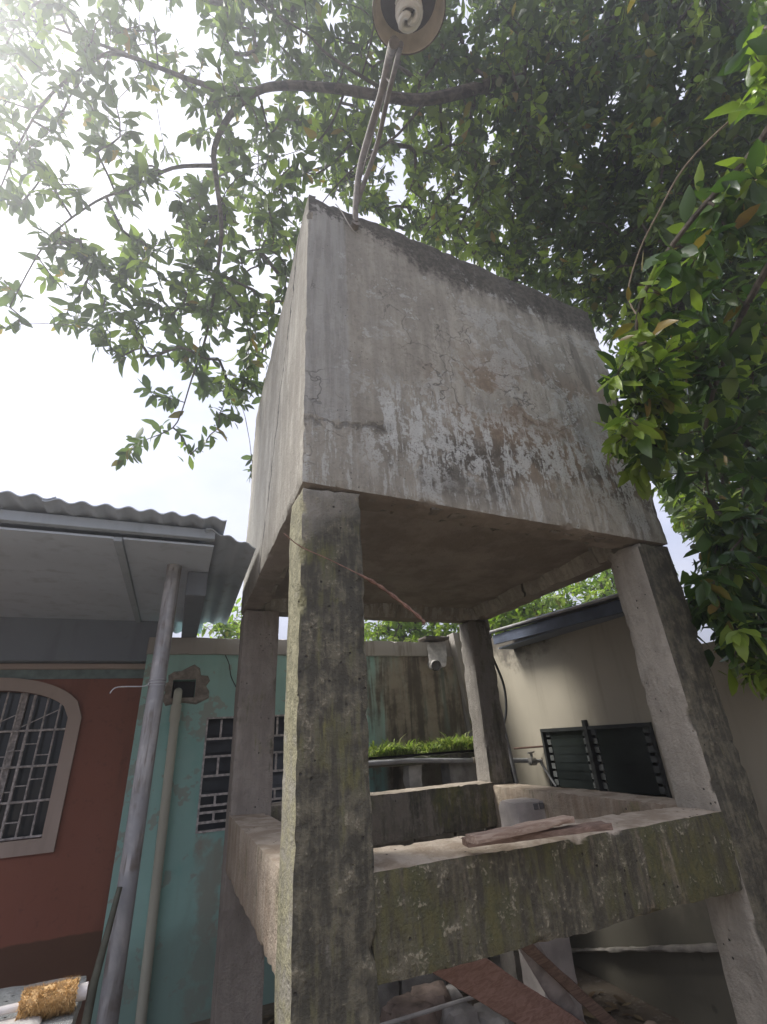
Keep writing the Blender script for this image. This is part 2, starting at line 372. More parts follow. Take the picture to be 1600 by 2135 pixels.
# ------------------------------------------------------------------ the tower
tower = empty('water_tower', (W/2, D/2, 0), 'weathered concrete water tank raised on four square columns with a ring beam', 'water tower')
def zbot(x): return ZBN+(ZB-ZBN)*x/W
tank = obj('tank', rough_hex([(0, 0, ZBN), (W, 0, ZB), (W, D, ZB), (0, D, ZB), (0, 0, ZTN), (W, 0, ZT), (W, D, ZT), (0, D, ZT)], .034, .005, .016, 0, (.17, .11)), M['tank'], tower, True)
tag(tank, 'stained concrete tank box with white lime bloom and a long crack')
obj('corner_stub', rough_hex(hexbox(.004, .06, .01, .20, ZTN-.03, ZTN+.035), .03, .004, .015, 3), M['tank'], tank)
def column(x0, x1, y0, y1, zt, mat, seed, label=None):
    o = obj('column', rough_hex(hexbox(x0, x1, y0, y1, -.26, zt), .030, .0032, .012, seed), mat, tower, True)
    if label: tag(o, label)
    return o
column(.004, CW+.006, .006, CE, ZBN-.012, M['col_near'], 1, 'mossy dark column with an olive edge')
column(W-CW, W-.006, .006, CE, ZB-.002, M['col_right'], 2, 'pale column with a dark outer face')
column(.006, CW, D-CE, D-.006, ZB-.004, M['col_left'], 3)
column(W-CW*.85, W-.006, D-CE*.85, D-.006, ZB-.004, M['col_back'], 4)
beam = lambda a, m, s, l=None: tag(obj('ring_beam', rough_hex(a, .028, .0042, .008, s), m, tower, True), l)
beam([(CW-.01, .012, BB), (W-CW+.01, .010, BB-.0), (W-CW+.01, CE-.01, BB), (CW-.01, CE-.01, BB), (CW-.01, .012, BT), (W-CW+.01, .010, BT+.005), (W-CW+.01, CE+.02, BT+.01), (CW-.01, CE+.02, BT+.02)], M['beam_front'], 5, 'ring beam streaked with dark green algae')
beam([(.008, CE-.01, BB), (CE, CE-.01, BB), (CE, D-CE+.01, BB), (.008, D-CE+.01, BB), (.004, CE-.01, BT+.01), (CE, CE-.01, BT), (CE, D-CE+.01, BT), (.004, D-CE+.01, BT+.005)], M['beam_side'], 6)
beam(hexbox(W-CE, W-.008, CE-.01, D-CE*.85+.01, BB, BT+.01), M['beam_side'], 7)
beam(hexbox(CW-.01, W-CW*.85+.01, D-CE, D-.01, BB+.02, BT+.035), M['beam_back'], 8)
# shaken-off pieces left along the spalled soffit edge
for i in range(16):
    x = .35+i*.11+random.uniform(-.03, .03); r = random.uniform(.02, .05)
    o = obj('spalled_lump', rough_hex(hexbox(x, x+r*random.uniform(1.2, 3), .02+random.uniform(0, .05), .06+r, zbot(x)-r*.22, zbot(x)+.03), .02, .006, .012, i*3.1), M['col_back'], tank, True)

# ------------------------------------------------------------------ lamp on the tank
metal = plain('lamp_pole_paint', (.19, .165, .14), .6, .3, 14, .0, .3)
lamp_cream = plain('lamp_shade_enamel', (.62, .55, .44), .45, .15, 10)
lamp_dark = plain('hollow_shade_grey', (.12, .115, .115), .5, .2, 10)  # dark grey standing for the shade inside hollows
cfl_m = Mat('bulb_glass', .25); cfl_m.color((.80, .78, .70)); cfl_m.b.inputs['Specular IOR Level'].default_value = .5
pb = on(742, 465, 1, -.028)
lamp = empty('yard_lamp', tuple(pb), 'round shaded yard lamp on a bent double pipe fixed to the tank top', 'lamp')
LC = at(853, 22, 2.62); 
p_main = [pb, pb+np.array([-.004, -.03, .18]), on(752, 345, 1, -.10), on(776, 260, 1, -.24), on(797, 190, 1, -.42), on(813, 118, 1, -.62), at(822, 88, 2.58)]
obj('pipe', tube(spline(p_main, 5), [.019+.010*i/30 for i in range(31)], 12), metal, lamp, True)
p_sec = [on(744, 425, 1, -.03), on(760, 380, 1, -.10), on(787, 300, 1, -.24), on(806, 215, 1, -.42), on(822, 150, 1, -.60), at(836, 92, 2.6)]
obj('brace_pipe', tube(spline(p_sec, 5), .0165, 10), metal, lamp, True)
obj('wire', tube(spline([on(748, 390, 1, -.06), on(770, 310, 1, -.2), on(781, 270, 1, -.33), on(806, 180, 1, -.46), on(815, 120, 1, -.62)], 5), .004, 6), metal, lamp, True)
for t in (.35, .72): 
    a = spline(p_main, 5); b = spline(p_sec, 5); q = a[int(t*len(a))]; s = b[int(t*len(b))]
    obj('clamp', tube([q, s], .006, 6), metal, lamp)
obj('wall_flange', tube([pb+np.array([0, .03, -.005]), pb+np.array([0, -.012, -.005])], .028, 12), metal, lamp)
ax = Vector((-.06, -.20, 1)).normalized(); LM = Matrix.Translation(Vector(LC)) @ ax.to_track_quat('Z', 'Y').to_matrix().to_4x4()
R0 = .196
sh = obj('shade', xform(lathe([(R0*.62, .105), (R0*.80, .09), (R0*.95, .045), (R0, .0), (R0*1.03, -.004), (R0*1.035, .008), (R0*.985, .05), (R0*.83, .10), (R0*.6, .118)], 40), LM), lamp_cream, lamp, True)
obj('rim', xform(lathe([(R0*1.02, -.008), (R0*1.05, -.008), (R0*1.05, .01), (R0*1.02, .01), (R0*1.02, -.008)], 40), LM), plain('lamp_rim_rust', (.13, .10, .08), .8), sh, True)
obj('cavity_disc', xform(lathe([(.0005, .088), (R0*.80, .088), (R0*.80, .10), (.0005, .10)], 36), LM), lamp_dark, lamp, True)  # dark disc in place of the shaded open cavity above the bulb
obj('lamp_top', xform(lathe([(R0*.6, .115), (R0*.45, .17), (R0*.28, .21), (R0*.24, .27), (.0005, .275)], 28), LM), metal, lamp, True)
bulb = obj('bulb', xform(join(lathe([(.0005, .098), (.036, .098), (.036, .05), (.030, .035), (.0005, .034)], 24), *[tube([(.060*math.cos(t+s)*(1 if k < 24 else 1-(k-24)/7), .060*math.sin(t+s)*(1 if k < 24 else 1-(k-24)/7), .04-.09*min(k, 24)/24-.012*max(0, k-24)/6) for k, t in enumerate(np.linspace(0, 2*math.pi*1.7, 31))],   .019, 8) for s in (0, math.pi)]), LM), cfl_m.m, lamp, True)
lw = obj('loose_wire', tube(spline([on(700, 425, 1, -.01), on(712, 440, 1, -.03), on(728, 468, 1, -.035), on(742, 487, 1, -.012)], 5), .0035, 6), plain('pale_wire', (.45, .42, .38), .6), None, True)
tag(lw, 'short pale wire end hanging over the top corner of the concrete tank', 'wire')

# ------------------------------------------------------------------ left house with red wall and porch roof
YR, YTEAL = 3.5, 3.2
def mat_paint(name, c, dirt, amt=.5, wear=None, seed=0.0, rough=.8):
    m = Mat(name, rough); a = m.noise(1.3, 5, .6, .1, None, seed); b = m.noise(6, 6, .68, .12, None, seed+2); st = m.noise(1.0, 5, .6, .2, m.vec(8, 8, .7), seed+4)
    k = m.mix(m.step(a, .3, .7), tuple(v*.9 for v in c), c); k = m.mix(m.mul(m.step(st, .5, .75), amt), k, dirt); k = m.mix(m.mul(m.step(b, .6, .75), amt*.7), k, dirt)
    if wear: k = wear(m, k, b)
    m.color(k); m.bump(m.add(m.mul(b, .4), m.mul(m.noise(70, 3), .4)), .25, .006); return m.m
def red_wear(m, k, b):
    k = m.mix(m.mul(m.step(m.noise(2.6, 4, .7, 0, None, 33), .45, .65), .35), k, (.30, .125, .09)); k = m.mix(m.mul(m.step(m.noise(11, 3, .7, 0, None, 35), .56, .68), .3), k, (.12, .055, .042)); line = m.add(m.z, m.mul(m.sub(b, .5), .05)); k = m.mix(m.sub(1.0, m.step(line, .355, .375)), k, (.15, .08, .052)); return k
M['red'] = mat_paint('brick_red_paint', (.31, .125, .085), (.19, .082, .058), .65, red_wear, 1)
M['cream_trim'] = mat_paint('cream_trim_paint', (.50, .40, .34), (.33, .26, .21), .4, None, 2)
M['glass'] = Mat('window_glass', .12); M['glass'].color((.045, .05, .055)); M['glass'].b.inputs['Specular IOR Level'].default_value = .5; M['glass'] = M['glass'].m
M['bars'] = plain('white_bar_paint', (.50, .46, .44), .7, .35, 30)
M['sheet'] = mat_paint('fibre_cement_sheet', (.54, .60, .67), (.33, .36, .39), .6, None, 4)  # paler and bluer for the glare veil, which is put into the colour
M['ceil'] = mat_paint('glare_paled_ceiling_board', (.64, .71, .80), (.42, .47, .52), .6, None, 5)  # milky glare under the roof put into the board colour
M['house_beam'] = mat_paint('dark_blue_grey_beam', (.26, .29, .335), (.17, .185, .21), .4, None, 6)
M['batten'] = mat_paint('pale_batten', (.44, .49, .54), (.27, .30, .33), .6, None, 8)

house = empty('red_house', (-2.2, YR, 0), 'house with brick red painted wall and a corrugated porch roof', 'house')
# wall with an arched opening: columns of quads around it
wx0, wx1 = -1.2+.09-1.36, -1.29        # opening
sill, spring, rise = 1.035, 1.93, .24
xc = (wx0+wx1)/2; half = (wx1-wx0)/2
def arch(x, r=0.0):
    t = max(-1, min(1, (x-xc)/(half+r))); return spring + (rise+r)*math.sqrt(max(0, 1-t*t))**1.0
V, F = [], []
def quad(a, b, c, d): n = len(V); V.extend([a, b, c, d]); F.append((n, n+1, n+2, n+3))
xs = np.linspace(wx0, wx1, 25)
quad((-6.5, YR, -.26), (wx0, YR, -.26), (wx0, YR, 2.9), (-6.5, YR, 2.9)); quad((wx1, YR, -.26), (-.62, YR, -.26), (-.62, YR, 2.9), (wx1, YR, 2.9)); quad((wx0, YR, -.26), (wx1, YR, -.26), (wx1, YR, sill), (wx0, YR, sill))
for a, b in zip(xs[:-1], xs[1:]): quad((a, YR, arch(a)), (b, YR, arch(b)), (b, YR, 2.9), (a, YR, 2.9)); quad((a, YR, arch(a)), (a, YR+.14, arch(a)), (b, YR+.14, arch(b)), (b, YR, arch(b)))
quad((wx0, YR, sill), (wx1, YR, sill), (wx1, YR+.14, sill), (wx0, YR+.14, sill)); quad((wx1, YR, sill), (wx1, YR, spring), (wx1, YR+.14, spring), (wx1, YR+.14, sill)); quad((wx0, YR, sill), (wx0, YR+.14, sill), (wx0, YR+.14, spring), (wx0, YR, spring))
quad((-6.5, YR, 2.9), (-.62, YR, 2.9), (-.62, YR+4, 2.9), (-6.5, YR+4, 2.9)); quad((-.62, YR, -.26), (-.62, YR+4, -.26), (-.62, YR+4, 2.9), (-.62, YR, 2.9)); quad((-6.5, YR+4, -.26), (-.62, YR+4, -.26), (-.62, YR+4, 2.9), (-6.5, YR+4, 2.9)); quad((-6.5, YR, -.26), (-6.5, YR, 2.9), (-6.5, YR+4, 2.9), (-6.5, YR+4, -.26))
obj('wall', (V, F), M['red'], house)
win = empty('window', (xc, YR, sill), None, None); win.parent = house; win.location = Vector((xc, YR, sill))-house.location
# plaster surround: outer - inner outline swept, 3.5 cm proud
b = .105; ins = [(wx0, sill)]+[(wx1, sill)]+[(x, arch(x)) for x in xs[::-1]]
xo = np.linspace(wx0-b, wx1+b, 25); outs = [(wx0-b, sill-b), (wx1+b, sill-b)]+[(x, arch(x, b)) for x in xo[::-1]]
V, F = [], []; n = len(ins)
for (a, c), (d, e) in zip(ins, outs): V += [(a, YR+.02, c), (a, YR-.035, c), (d, YR-.035, e), (d, YR-.001, e)]
for i in range(n):
    j = (i+1) % n
    for k in range(3): F.append((i*4+k, j*4+k, j*4+k+1, i*4+k+1))
obj('surround', (V, F), M['cream_trim'], win)
obj('pane', box(wx0-.01, wx1+.01, YR+.115, YR+.125, sill-.01, spring+rise+.02), M['glass'], win)
yb = YR+.03
def hbar(z, r=.0095): obj('bar', tube([(wx0+.005, yb, z), (wx1-.005, yb, z)], r, 6), M['bars'], win)
def vbar(x, z0, z1, r=.008, y=yb+.006): obj('bar', tube([(x, y, z0), (x, y, z1)], r, 6), M['bars'], win)
levels = [1.04, 1.30, 1.56, 1.84]
for z in levels[1:]: hbar(z)
hbar(1.045)
vx = np.linspace(wx1-.09, wx0+.05, 11)
for i, x in enumerate(vx): vbar(x, 1.035, arch(x)-.004, .012 if i % 3 == 2 else .008)
for i in range(10):
    x0, x1 = vx[i+1], vx[i]
    for L0, L1 in zip(levels[:-1], levels[1:]):
        t = (.30, .62, .45)[(i+int(L0*10)) % 3]; z = L0+(L1-L0)*t
        obj('bar', tube([(x0, yb+.002, z), (x1, yb+.002, z)], .005, 5), M['bars'], win)
for s in range(5): 
    x0 = wx1-.1-.25*s; obj('bar', tube([(x0, yb, 2.0), (x0-.27, yb, 1.86)], .005, 5), M['bars'], win)
obj('mullion', box(xc+.17, xc+.225, YR+.07, YR+.11, sill, arch(xc+.2)), M['bars'], win)
obj('cornice_strip', box(-6.5, -.66, YR-.045, YR-.002, 2.345, 2.395, .006), M['cream_trim'], house)
obj('painted_band', box(-6.5, -.66, YR-.012, YR-.002, 2.262, 2.344), plain('teal_grey_band', (.20, .26, .25), .8), house)
obj('wall_plate', box(-6.5, -.625, YR-.16, YR-.004, 2.40, 2.80, .01), M['house_beam'], house)
# roof: gently falling to the wall; front edge at y = 1.0
RY0, RZ0, RS = 1.0, 2.90, -.037
def rz(y): return RZ0+RS*(y-RY0)
def corrugated(x0, x1, y0a, y0b, y1, lift, pitch=.118, amp=.0115, phase=0.0):
    nx = max(6, int((x1-x0)/pitch*10)); ny = 8; V, F = [], []
    for s in (0, 1):
        for j in range(ny+1):
            for i in range(nx+1):
                u = i/nx; x = x0+(x1-x0)*u; ya = y0a+(y0b-y0a)*u; y = ya+(y1-ya)*j/ny
                V.append((x, y, rz(y)+lift+amp*math.sin(2*math.pi*x/pitch+phase)+s*.007+.004*mn.noise(Vector((x*2, y*2, lift*30)))))
    o = (nx+1)*(ny+1); st = nx+1
    for j in range(ny):
        for i in range(nx):
            a = j*st+i; F.append((a, a+st, a+st+1, a+1)); F.append((o+a, o+a+1, o+a+st+1, o+a+st))
    for i in range(nx): F.append((i, i+1, o+i+1, o+i)); a = ny*st+i; F.append((a, o+a, o+a+1, a+1))
    for j in range(ny): a = j*st; F.append((a, o+a, o+a+st, a+st)); a += nx; F.append((a, a+st, o+a+st, o+a))
    return V, F
xr = -.245; k = 0
while xr > -6.3:
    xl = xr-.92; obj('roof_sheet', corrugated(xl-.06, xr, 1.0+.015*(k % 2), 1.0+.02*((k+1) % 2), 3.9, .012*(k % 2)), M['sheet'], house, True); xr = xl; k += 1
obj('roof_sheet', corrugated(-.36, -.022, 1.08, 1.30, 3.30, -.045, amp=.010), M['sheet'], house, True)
obj('purlin', box(-6.3, -.30, 1.13, 1.18, rz(1.15)-.085, rz(1.15)-.022, .004), M['batten'], house)
for i, xx in enumerate(np.arange(-.86, -6, -1.22)):
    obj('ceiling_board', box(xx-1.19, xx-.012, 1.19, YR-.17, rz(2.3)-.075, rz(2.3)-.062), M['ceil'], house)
    obj('batten', box(xx-.012, xx+.035, 1.19, YR-.165, rz(2.3)-.088, rz(2.3)-.06, .003), M['batten'], house)
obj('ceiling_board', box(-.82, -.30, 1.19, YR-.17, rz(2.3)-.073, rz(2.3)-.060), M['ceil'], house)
obj('end_beam', box(-.44, -.30, 1.7, 3.32, 2.60, rz(2.3)-.079, .006), M['house_beam'], house)

gal = Mat('galvanised_pipe', .55); a = gal.noise(5, 6, .7, .5); b_ = gal.noise(1.0, 5, .6, .2, gal.vec(25, 25, 3))
gal.color(gal.mix(gal.step(a, .35, .65), (.33, .33, .345), gal.mix(gal.step(b_, .42, .6), (.50, .49, .49), (.20, .175, .155)))); gal.b.inputs['Metallic'].default_value = .25; gal.bump(a, .3, .006)
post = empty('porch_post', (-.53, 1.6, 0), 'grey galvanised pipe post holding up the edge of the porch roof', 'post')
obj('pipe', tube([(-.53, 1.6, -.30), (-.532, 1.6, 1.4), (-.53, 1.62, rz(1.6)-.055)], .049, 20), gal.m, post, True)
for i, z in enumerate((1.985, 2.0, 2.013)): obj('wire_tie', [tuple(map(float, v)) for v in []] and None or tube([(-.531+.0515*math.cos(t), 1.61+.0515*math.sin(t), z+.004*math.sin(t+i)) for t in np.linspace(0, 2*math.pi, 20)], .0035, 5), plain('tie_wire', (.42, .42, .44), .5), post, True)
obj('wire_end', tube(spline([(-.575, 1.585, 2.0), on(300, 1431, 1, 1.56), on(245, 1433, 1, 1.52), on(229, 1446, 1, 1.5)], 5), .0035, 5), plain('tie_wire_pale', (.55, .55, .56), .5), post, True)
rod = obj('leaning_pipe', tube([on(250, 1850, 1, 1.52), on(196, 2050, 1, 1.40), on(140, 2330, 1, 1.22), on(95, 2700, 1, 1.0)], [.013, .018, .022, .024], 10), plain('dark_olive_pipe', (.10, .10, .075), .7, .2), None, True)
tag(rod, 'dark olive pipe leaning against the galvanised porch post', 'pipe')

# ------------------------------------------------------------------ teal annex
def teal_wear(m, k, b):
    big = m.noise(1.7, 6, .65, .6, None, 14); drip = m.noise(1.0, 6, .65, .3, m.vec(7, 7, .55), 17)
    k = m.mix(m.mul(m.step(m.noise(4.0, 6, .75, .12, None, 21), .575, .605), .75), k, (.36, .355, .30))            # flaked patches
    k = m.mix(m.mul(m.step(m.noise(2.0, 5, .62, .1, None, 30), .55, .7), .45), k, (.22, .48, .43))
    bare = m.step(m.add(m.x, m.mul(m.sub(drip, .5), 1.5)), 1.35, 1.75); k = m.mix(bare, k, m.mix(m.step(b, .4, .65), (.36, .31, .24), (.27, .225, .17)))
    dk = m.mul(m.mul(m.step(m.add(drip, m.mul(b, .3)), .60, .75), m.step(m.x, .9, 1.6)), .85); k = m.mix(dk, k, (.10, .085, .065))
    run = m.mul(m.mul(m.band(m.add(m.x, m.mul(m.sub(b, .5), .3)), -.09, .13, .05), m.sub(1.0, m.step(m.z, .90, .97))), m.step(m.noise(4, 4, .7, 0, None, 41), .42, .56)); k = m.mix(m.mul(run, .75), k, (.34, .31, .25))
    chalk = m.step(m.noise(1.0, 4, .65, 0, m.vec(5, 5, .9), 44), .5, .7); k = m.mix(m.mul(chalk, .3), k, (.36, .54, .49))
    foot = m.sub(1.0, m.step(m.add(m.z, m.mul(big, .7)), .45, .95)); k = m.mix(m.mul(foot, .6), k, (.20, .26, .22)); return k
M['teal'] = mat_paint('peeling_teal_paint', (.36, .58, .52), (.26, .36, .31), .4, teal_wear, 3)
def par_wear(m, k, b): return m.mix(m.mul(m.step(m.noise(1.0, 5, .65, .3, m.vec(9, 9, 1.0), 3), .45, .65), m.step(m.x, .6, 1.4)), k, (.20, .165, .12))
M['parapet'] = mat_paint('parapet_render', (.43, .40, .36), (.30, .27, .23), .45, par_wear, 9)
annex = empty('teal_annex', (.9, YTEAL, 0), 'low annex with peeling teal wall under a bare render parapet', 'annex')
TX0, TX1 = -.715, 2.62; tw0, tw1, tz0, tz1 = -.13, .66, .97, 1.875
hx0, hx1, hz0, hz1 = -.46, -.26, 2.05, 2.21                    # drain hole
xs_ = [TX0, hx0, hx1, tw0, tw1, TX1]; zs_ = [-.27, tz0, tz1, hz0, hz1, 2.44]
V, F = [], []; xs2 = sorted(xs_); zs2 = sorted(zs_)
for i in range(len(xs2)-1):
    for j in range(len(zs2)-1):
        x0, x1, z0, z1 = xs2[i], xs2[i+1], zs2[j], zs2[j+1]; mx_, mz_ = (x0+x1)/2, (z0+z1)/2
        if (tw0 < mx_ < tw1 and tz0 < mz_ < tz1) or (hx0 < mx_ < hx1 and hz0 < mz_ < hz1): continue
        quad((x0, YTEAL, z0), (x1, YTEAL, z0), (x1, YTEAL, z1), (x0, YTEAL, z1))
def reveal(x0, x1, z0, z1, d):
    quad((x0, YTEAL, z0), (x1, YTEAL, z0), (x1, YTEAL+d, z0), (x0, YTEAL+d, z0)); quad((x0, YTEAL, z1), (x0, YTEAL+d, z1), (x1, YTEAL+d, z1), (x1, YTEAL, z1))
    quad((x0, YTEAL, z0), (x0, YTEAL+d, z0), (x0, YTEAL+d, z1), (x0, YTEAL, z1)); quad((x1, YTEAL, z0), (x1, YTEAL, z1), (x1, YTEAL+d, z1), (x1, YTEAL+d, z0))
reveal(tw0, tw1, tz0, tz1, .12); reveal(hx0, hx1, hz0, hz1, .3)
quad((TX0, YTEAL, -.27), (TX0, YTEAL, 2.44), (TX0, YTEAL+2.5, 2.44), (TX0, YTEAL+2.5, -.27)); quad((TX1, YTEAL, -.27), (TX1, YTEAL+2.5, -.27), (TX1, YTEAL+2.5, 2.44), (TX1, YTEAL, 2.44)); quad((TX0, YTEAL+2.5, -.27), (TX0, YTEAL+2.5, 2.44), (TX1, YTEAL+2.5, 2.44), (TX1, YTEAL+2.5, -.27)); quad((TX0, YTEAL, 2.44), (TX1, YTEAL, 2.44), (TX1, YTEAL+2.5, 2.44), (TX0, YTEAL+2.5, 2.44))
obj('wall', (V, F), M['teal'], annex)
obj('parapet', rough_hex(hexbox(TX0-.01, 2.36, YTEAL-.035, YTEAL+.12, 2.435, 2.60), .06, .004, .01, 4), M['parapet'], annex, True)
pil = obj('pilaster', rough_hex([(2.73, YTEAL-.10, .9), (2.86, YTEAL-.10, .9), (2.86, YTEAL+.05, .9), (2.73, YTEAL+.05, .9), (2.55, YTEAL-.10, 2.70), (2.66, YTEAL-.10, 2.70), (2.66, YTEAL+.05, 2.70), (2.55, YTEAL+.05, 2.70)], .05, .006, .014, 9), M['parapet'], annex, True)
tag(pil, 'pale leaning pilaster at the wall corner')
obj('corner_wall', rough_hex(hexbox(2.36, 3.02, YTEAL+.03, YTEAL+.13, 0, 2.66), .08, .004, .01, 9), M['parapet'], annex, True)
win2 = empty('window', (.27, YTEAL, tz0), None, None); win2.parent = annex; win2.location = Vector((.27, YTEAL, tz0))-annex.location
fr = .016
obj('frame', join(box(tw0+.001, tw1-.001, YTEAL-.012, YTEAL+.03, tz0+.001, tz0+fr), box(tw0+.001, tw1-.001, YTEAL-.012, YTEAL+.03, tz1-fr, tz1-.001), box(tw0+.001, tw0+fr, YTEAL-.011, YTEAL+.029, tz0+fr, tz1-fr), box(tw1-fr, tw1-.001, YTEAL-.011, YTEAL+.029, tz0+fr, tz1-fr)), M['bars'], win2)
zr = [tz0+fr, 1.043, 1.115, 1.165, 1.245, 1.392, 1.545, 1.69, tz1-fr]
for z in zr[1:-1]: obj('bar', box(tw0+fr, tw1-fr, YTEAL-.006, YTEAL+.008, z-.009, z+.009), M['bars'], win2)
for z0, z1, split in ((zr[7], zr[8], 1), (zr[5], zr[6], 1), (zr[3], zr[4], 1), (zr[1], zr[2], 1)):
    for x in (tw0+.135, tw0+.30, tw0+.49, tw0+.655): obj('bar', box(x-.009, x+.009, YTEAL-.005, YTEAL+.007, z0+.009, z1-.009), M['bars'], win2)
dk = plain('dark_pane', (.06, .065, .075), .2, .3, 4)
for i in range(6):
    z0 = tz0+(tz1-tz0)*i/6; obj('pane', xform(box(tw0+.004, tw1-.004, -.003, .003, 0, (tz1-tz0)/6+.012), Matrix.Translation((0, YTEAL+.085, z0)) @ Matrix.Rotation(-.16, 4, 'X')), dk, win2)
# broken render round the drain hole
V, F = [], []; nn = 22
for k in range(nn):
    t = 2*math.pi*k/nn; w = 1.05+.5*mn.noise(Vector((math.cos(t)*2.4, math.sin(t)*2.4, 5)))
    cx, cz = (hx0+hx1)/2+.035, (hz0+hz1)/2+.02
    bx = max(-1, min(1, math.cos(t)*1.5))*(hx1-hx0)/2+(hx0+hx1)/2; bz = max(-1, min(1, math.sin(t)*1.5))*(hz1-hz0)/2+(hz0+hz1)/2
    V += [(bx, YTEAL-.004, bz), (cx+.175*w*math.cos(t), YTEAL-.012, cz+.145*w*math.sin(t)), (cx+.19*w*math.cos(t), YTEAL-.0005, cz+.16*w*math.sin(t))]
for k in range(nn):
    j = (k+1) % nn
    for q in range(2): F.append((k*3+q, k*3+q+1, j*3+q+1, j*3+q))
obj('drain_recess', box(hx0+.002, hx1-.002, YTEAL+.14, YTEAL+.28, hz0+.002, hz1-.002), plain('recess_shade_brick', (.06, .055, .05), .9), annex)  # recess back near-black, the hole's shade put into its colour
obj('mortar_patch', (V, F), plain('rough_mortar', (.27, .235, .195), .95, .3, 18, 0, .8), annex)
pvc = mat_paint('cream_pvc', (.50, .49, .40), (.36, .34, .27), .35, None, 12, .45)
dr = empty('drainpipe', (-.36, YTEAL-.07, 0), 'cream plastic drainpipe running down the teal wall below a broken hole', 'drainpipe')
px0, px1 = -.405, -.375; yy = YTEAL-.065
zz = [2.04, 1.95, 1.945, 1.86, 1.855, -.08]; rr = [.036, .036, .044, .044, .038, .038]
obj('pipe', tube([(px0+(px1-px0)*(2.04-z)/2.1, yy, z) for z in (1.856, 1.2, .6, -.30)], .038, 18), pvc, dr, True)
obj('coupling', tube([(px0, yy, 1.985), (px0, yy, 1.98), (px0, yy, 1.86), (px0, yy, 1.845)], [.040, .0455, .0455, .043], 18), pvc, dr, True)
obj('elbow', tube(spline([(px0, yy, 1.98), (px0, yy, 2.06), (px0, yy+.05, 2.10), (px0, yy+.12, 2.105)], 5), .036, 18), pvc, dr, True)
wl = tag(obj('wall_wire', tube(spline([on(470, 1366, 1, YTEAL-.06), on(478, 1385, 1, YTEAL-.05), on(482, 1410, 1, YTEAL-.03), on(492, 1432, 1, YTEAL-.006)], 5), .005, 5), plain('black_cable', (.04, .04, .04), .6), None, True), 'short black wire curling off the teal wall under the parapet', 'wire')

# ------------------------------------------------------------------ cream house on the right
XC = 3.0
def cream_wear(m, k, b):
    st = m.mul(m.step(m.add(m.z, m.mul(m.sub(b, .5), .9)), 2.2, 2.5), m.step(m.y, 1.6, 2.6)); k = m.mix(m.mul(st, .8), k, (.07, .06, .05))
    holes = m.mul(m.sub(1.0, m.step(m.vor(2.6), .045, .07)), m.step(m.noise(2, 2, .5, 0, None, 3), .45, .5)); k = m.mix(m.mul(holes, .75), k, (.10, .08, .06))
    low = m.sub(1.0, m.step(m.add(m.z, m.mul(b, .8)), .75, 1.35)); k = m.mix(m.mul(low, .75), k, (.10, .095, .075)); return k
M['cream'] = mat_paint('cream_wall_paint', (.41, .37, .29), (.29, .255, .195), .6, cream_wear, 13)
cream = empty('cream_outbuilding', (XC, 1, 0), 'cream rendered outbuilding wall with a dark louvre window behind the water tower', 'outbuilding')
ly0, ly1, lz0, lz1 = 1.075, 2.375, 1.07, 1.605
V, F = [], []
YE = .80
ys = [YE, ly0, ly1, 3.9]; zs = [-.27, lz0, lz1, 2.62]
for i in range(3):
    for j in range(3):
        if i == 1 and j == 1: continue
        quad((XC, ys[i], zs[j]), (XC, ys[i], zs[j+1]), (XC, ys[i+1], zs[j+1]), (XC, ys[i+1], zs[j]))
d = .13
quad((XC, ly0, lz0), (XC+d, ly0, lz0), (XC+d, ly1, lz0), (XC, ly1, lz0)); quad((XC, ly0, lz1), (XC, ly1, lz1), (XC+d, ly1, lz1), (XC+d, ly0, lz1)); quad((XC, ly0, lz0), (XC, ly0, lz1), (XC+d, ly0, lz1), (XC+d, ly0, lz0)); quad((XC, ly1, lz0), (XC+d, ly1, lz0), (XC+d, ly1, lz1), (XC, ly1, lz1))
quad((XC+d, ly0, lz0), (XC+d, ly0, lz1), (XC+d, ly1, lz1), (XC+d, ly1, lz0))
quad((XC, YE, 2.62), (XC+.24, YE, 2.62), (XC+.24, 3.9, 2.62), (XC, 3.9, 2.62)); quad((XC, 3.9, -.27), (XC, 3.9, 2.62), (XC+.24, 3.9, 2.62), (XC+.24, 3.9, -.27)); quad((XC, YE, -.27), (XC+.24, YE, -.27), (XC+.24, YE, 2.62), (XC, YE, 2.62)); quad((XC+.24, YE, -.27), (XC+.24, 3.9, -.27), (XC+.24, 3.9, 2.62), (XC+.24, YE, 2.62))
bw = tag(obj('boundary_wall', rough_hex(hexbox(XC+.004, XC+.16, -7, YE-.003, -.27, 2.09), .12, .004, .012, 31), M['cream'], None, True), 'plain cream boundary wall continuing from the outbuilding behind the right column', 'wall')
obj('wall', (V, F), M['cream'], cream)
lw_ = empty('window', (XC, (ly0+ly1)/2, lz0), None, None); lw_.parent = cream; lw_.location = Vector((XC, (ly0+ly1)/2, lz0))-cream.location
fm = plain('dark_window_frame', (.035, .037, .035), .5, .2); lou = Mat('louvre_glass', .35); lou.color(lou.mix(lou.step(lou.noise(3, 4), .3, .7), (.009, .012, .011), (.02, .025, .023))); lou.b.inputs['Specular IOR Level'].default_value = .5
obj('frame', join(box(XC-.02, XC+.05, ly0+.001, ly1-.001, lz0+.001, lz0+.03), box(XC-.02, XC+.05, ly0+.001, ly1-.001, lz1-.03, lz1-.001), box(XC-.019, XC+.05, ly0+.001, ly0+.03, lz0+.03, lz1-.03), box(XC-.019, XC+.05, ly1-.03, ly1-.001, lz0+.03, lz1-.03)), fm, lw_)
ym = (ly0+ly1)/2+.03
obj('mullion', box(XC-.03, XC+.05, ym-.02, ym+.02, lz0+.02, lz1+.05), fm, lw_)
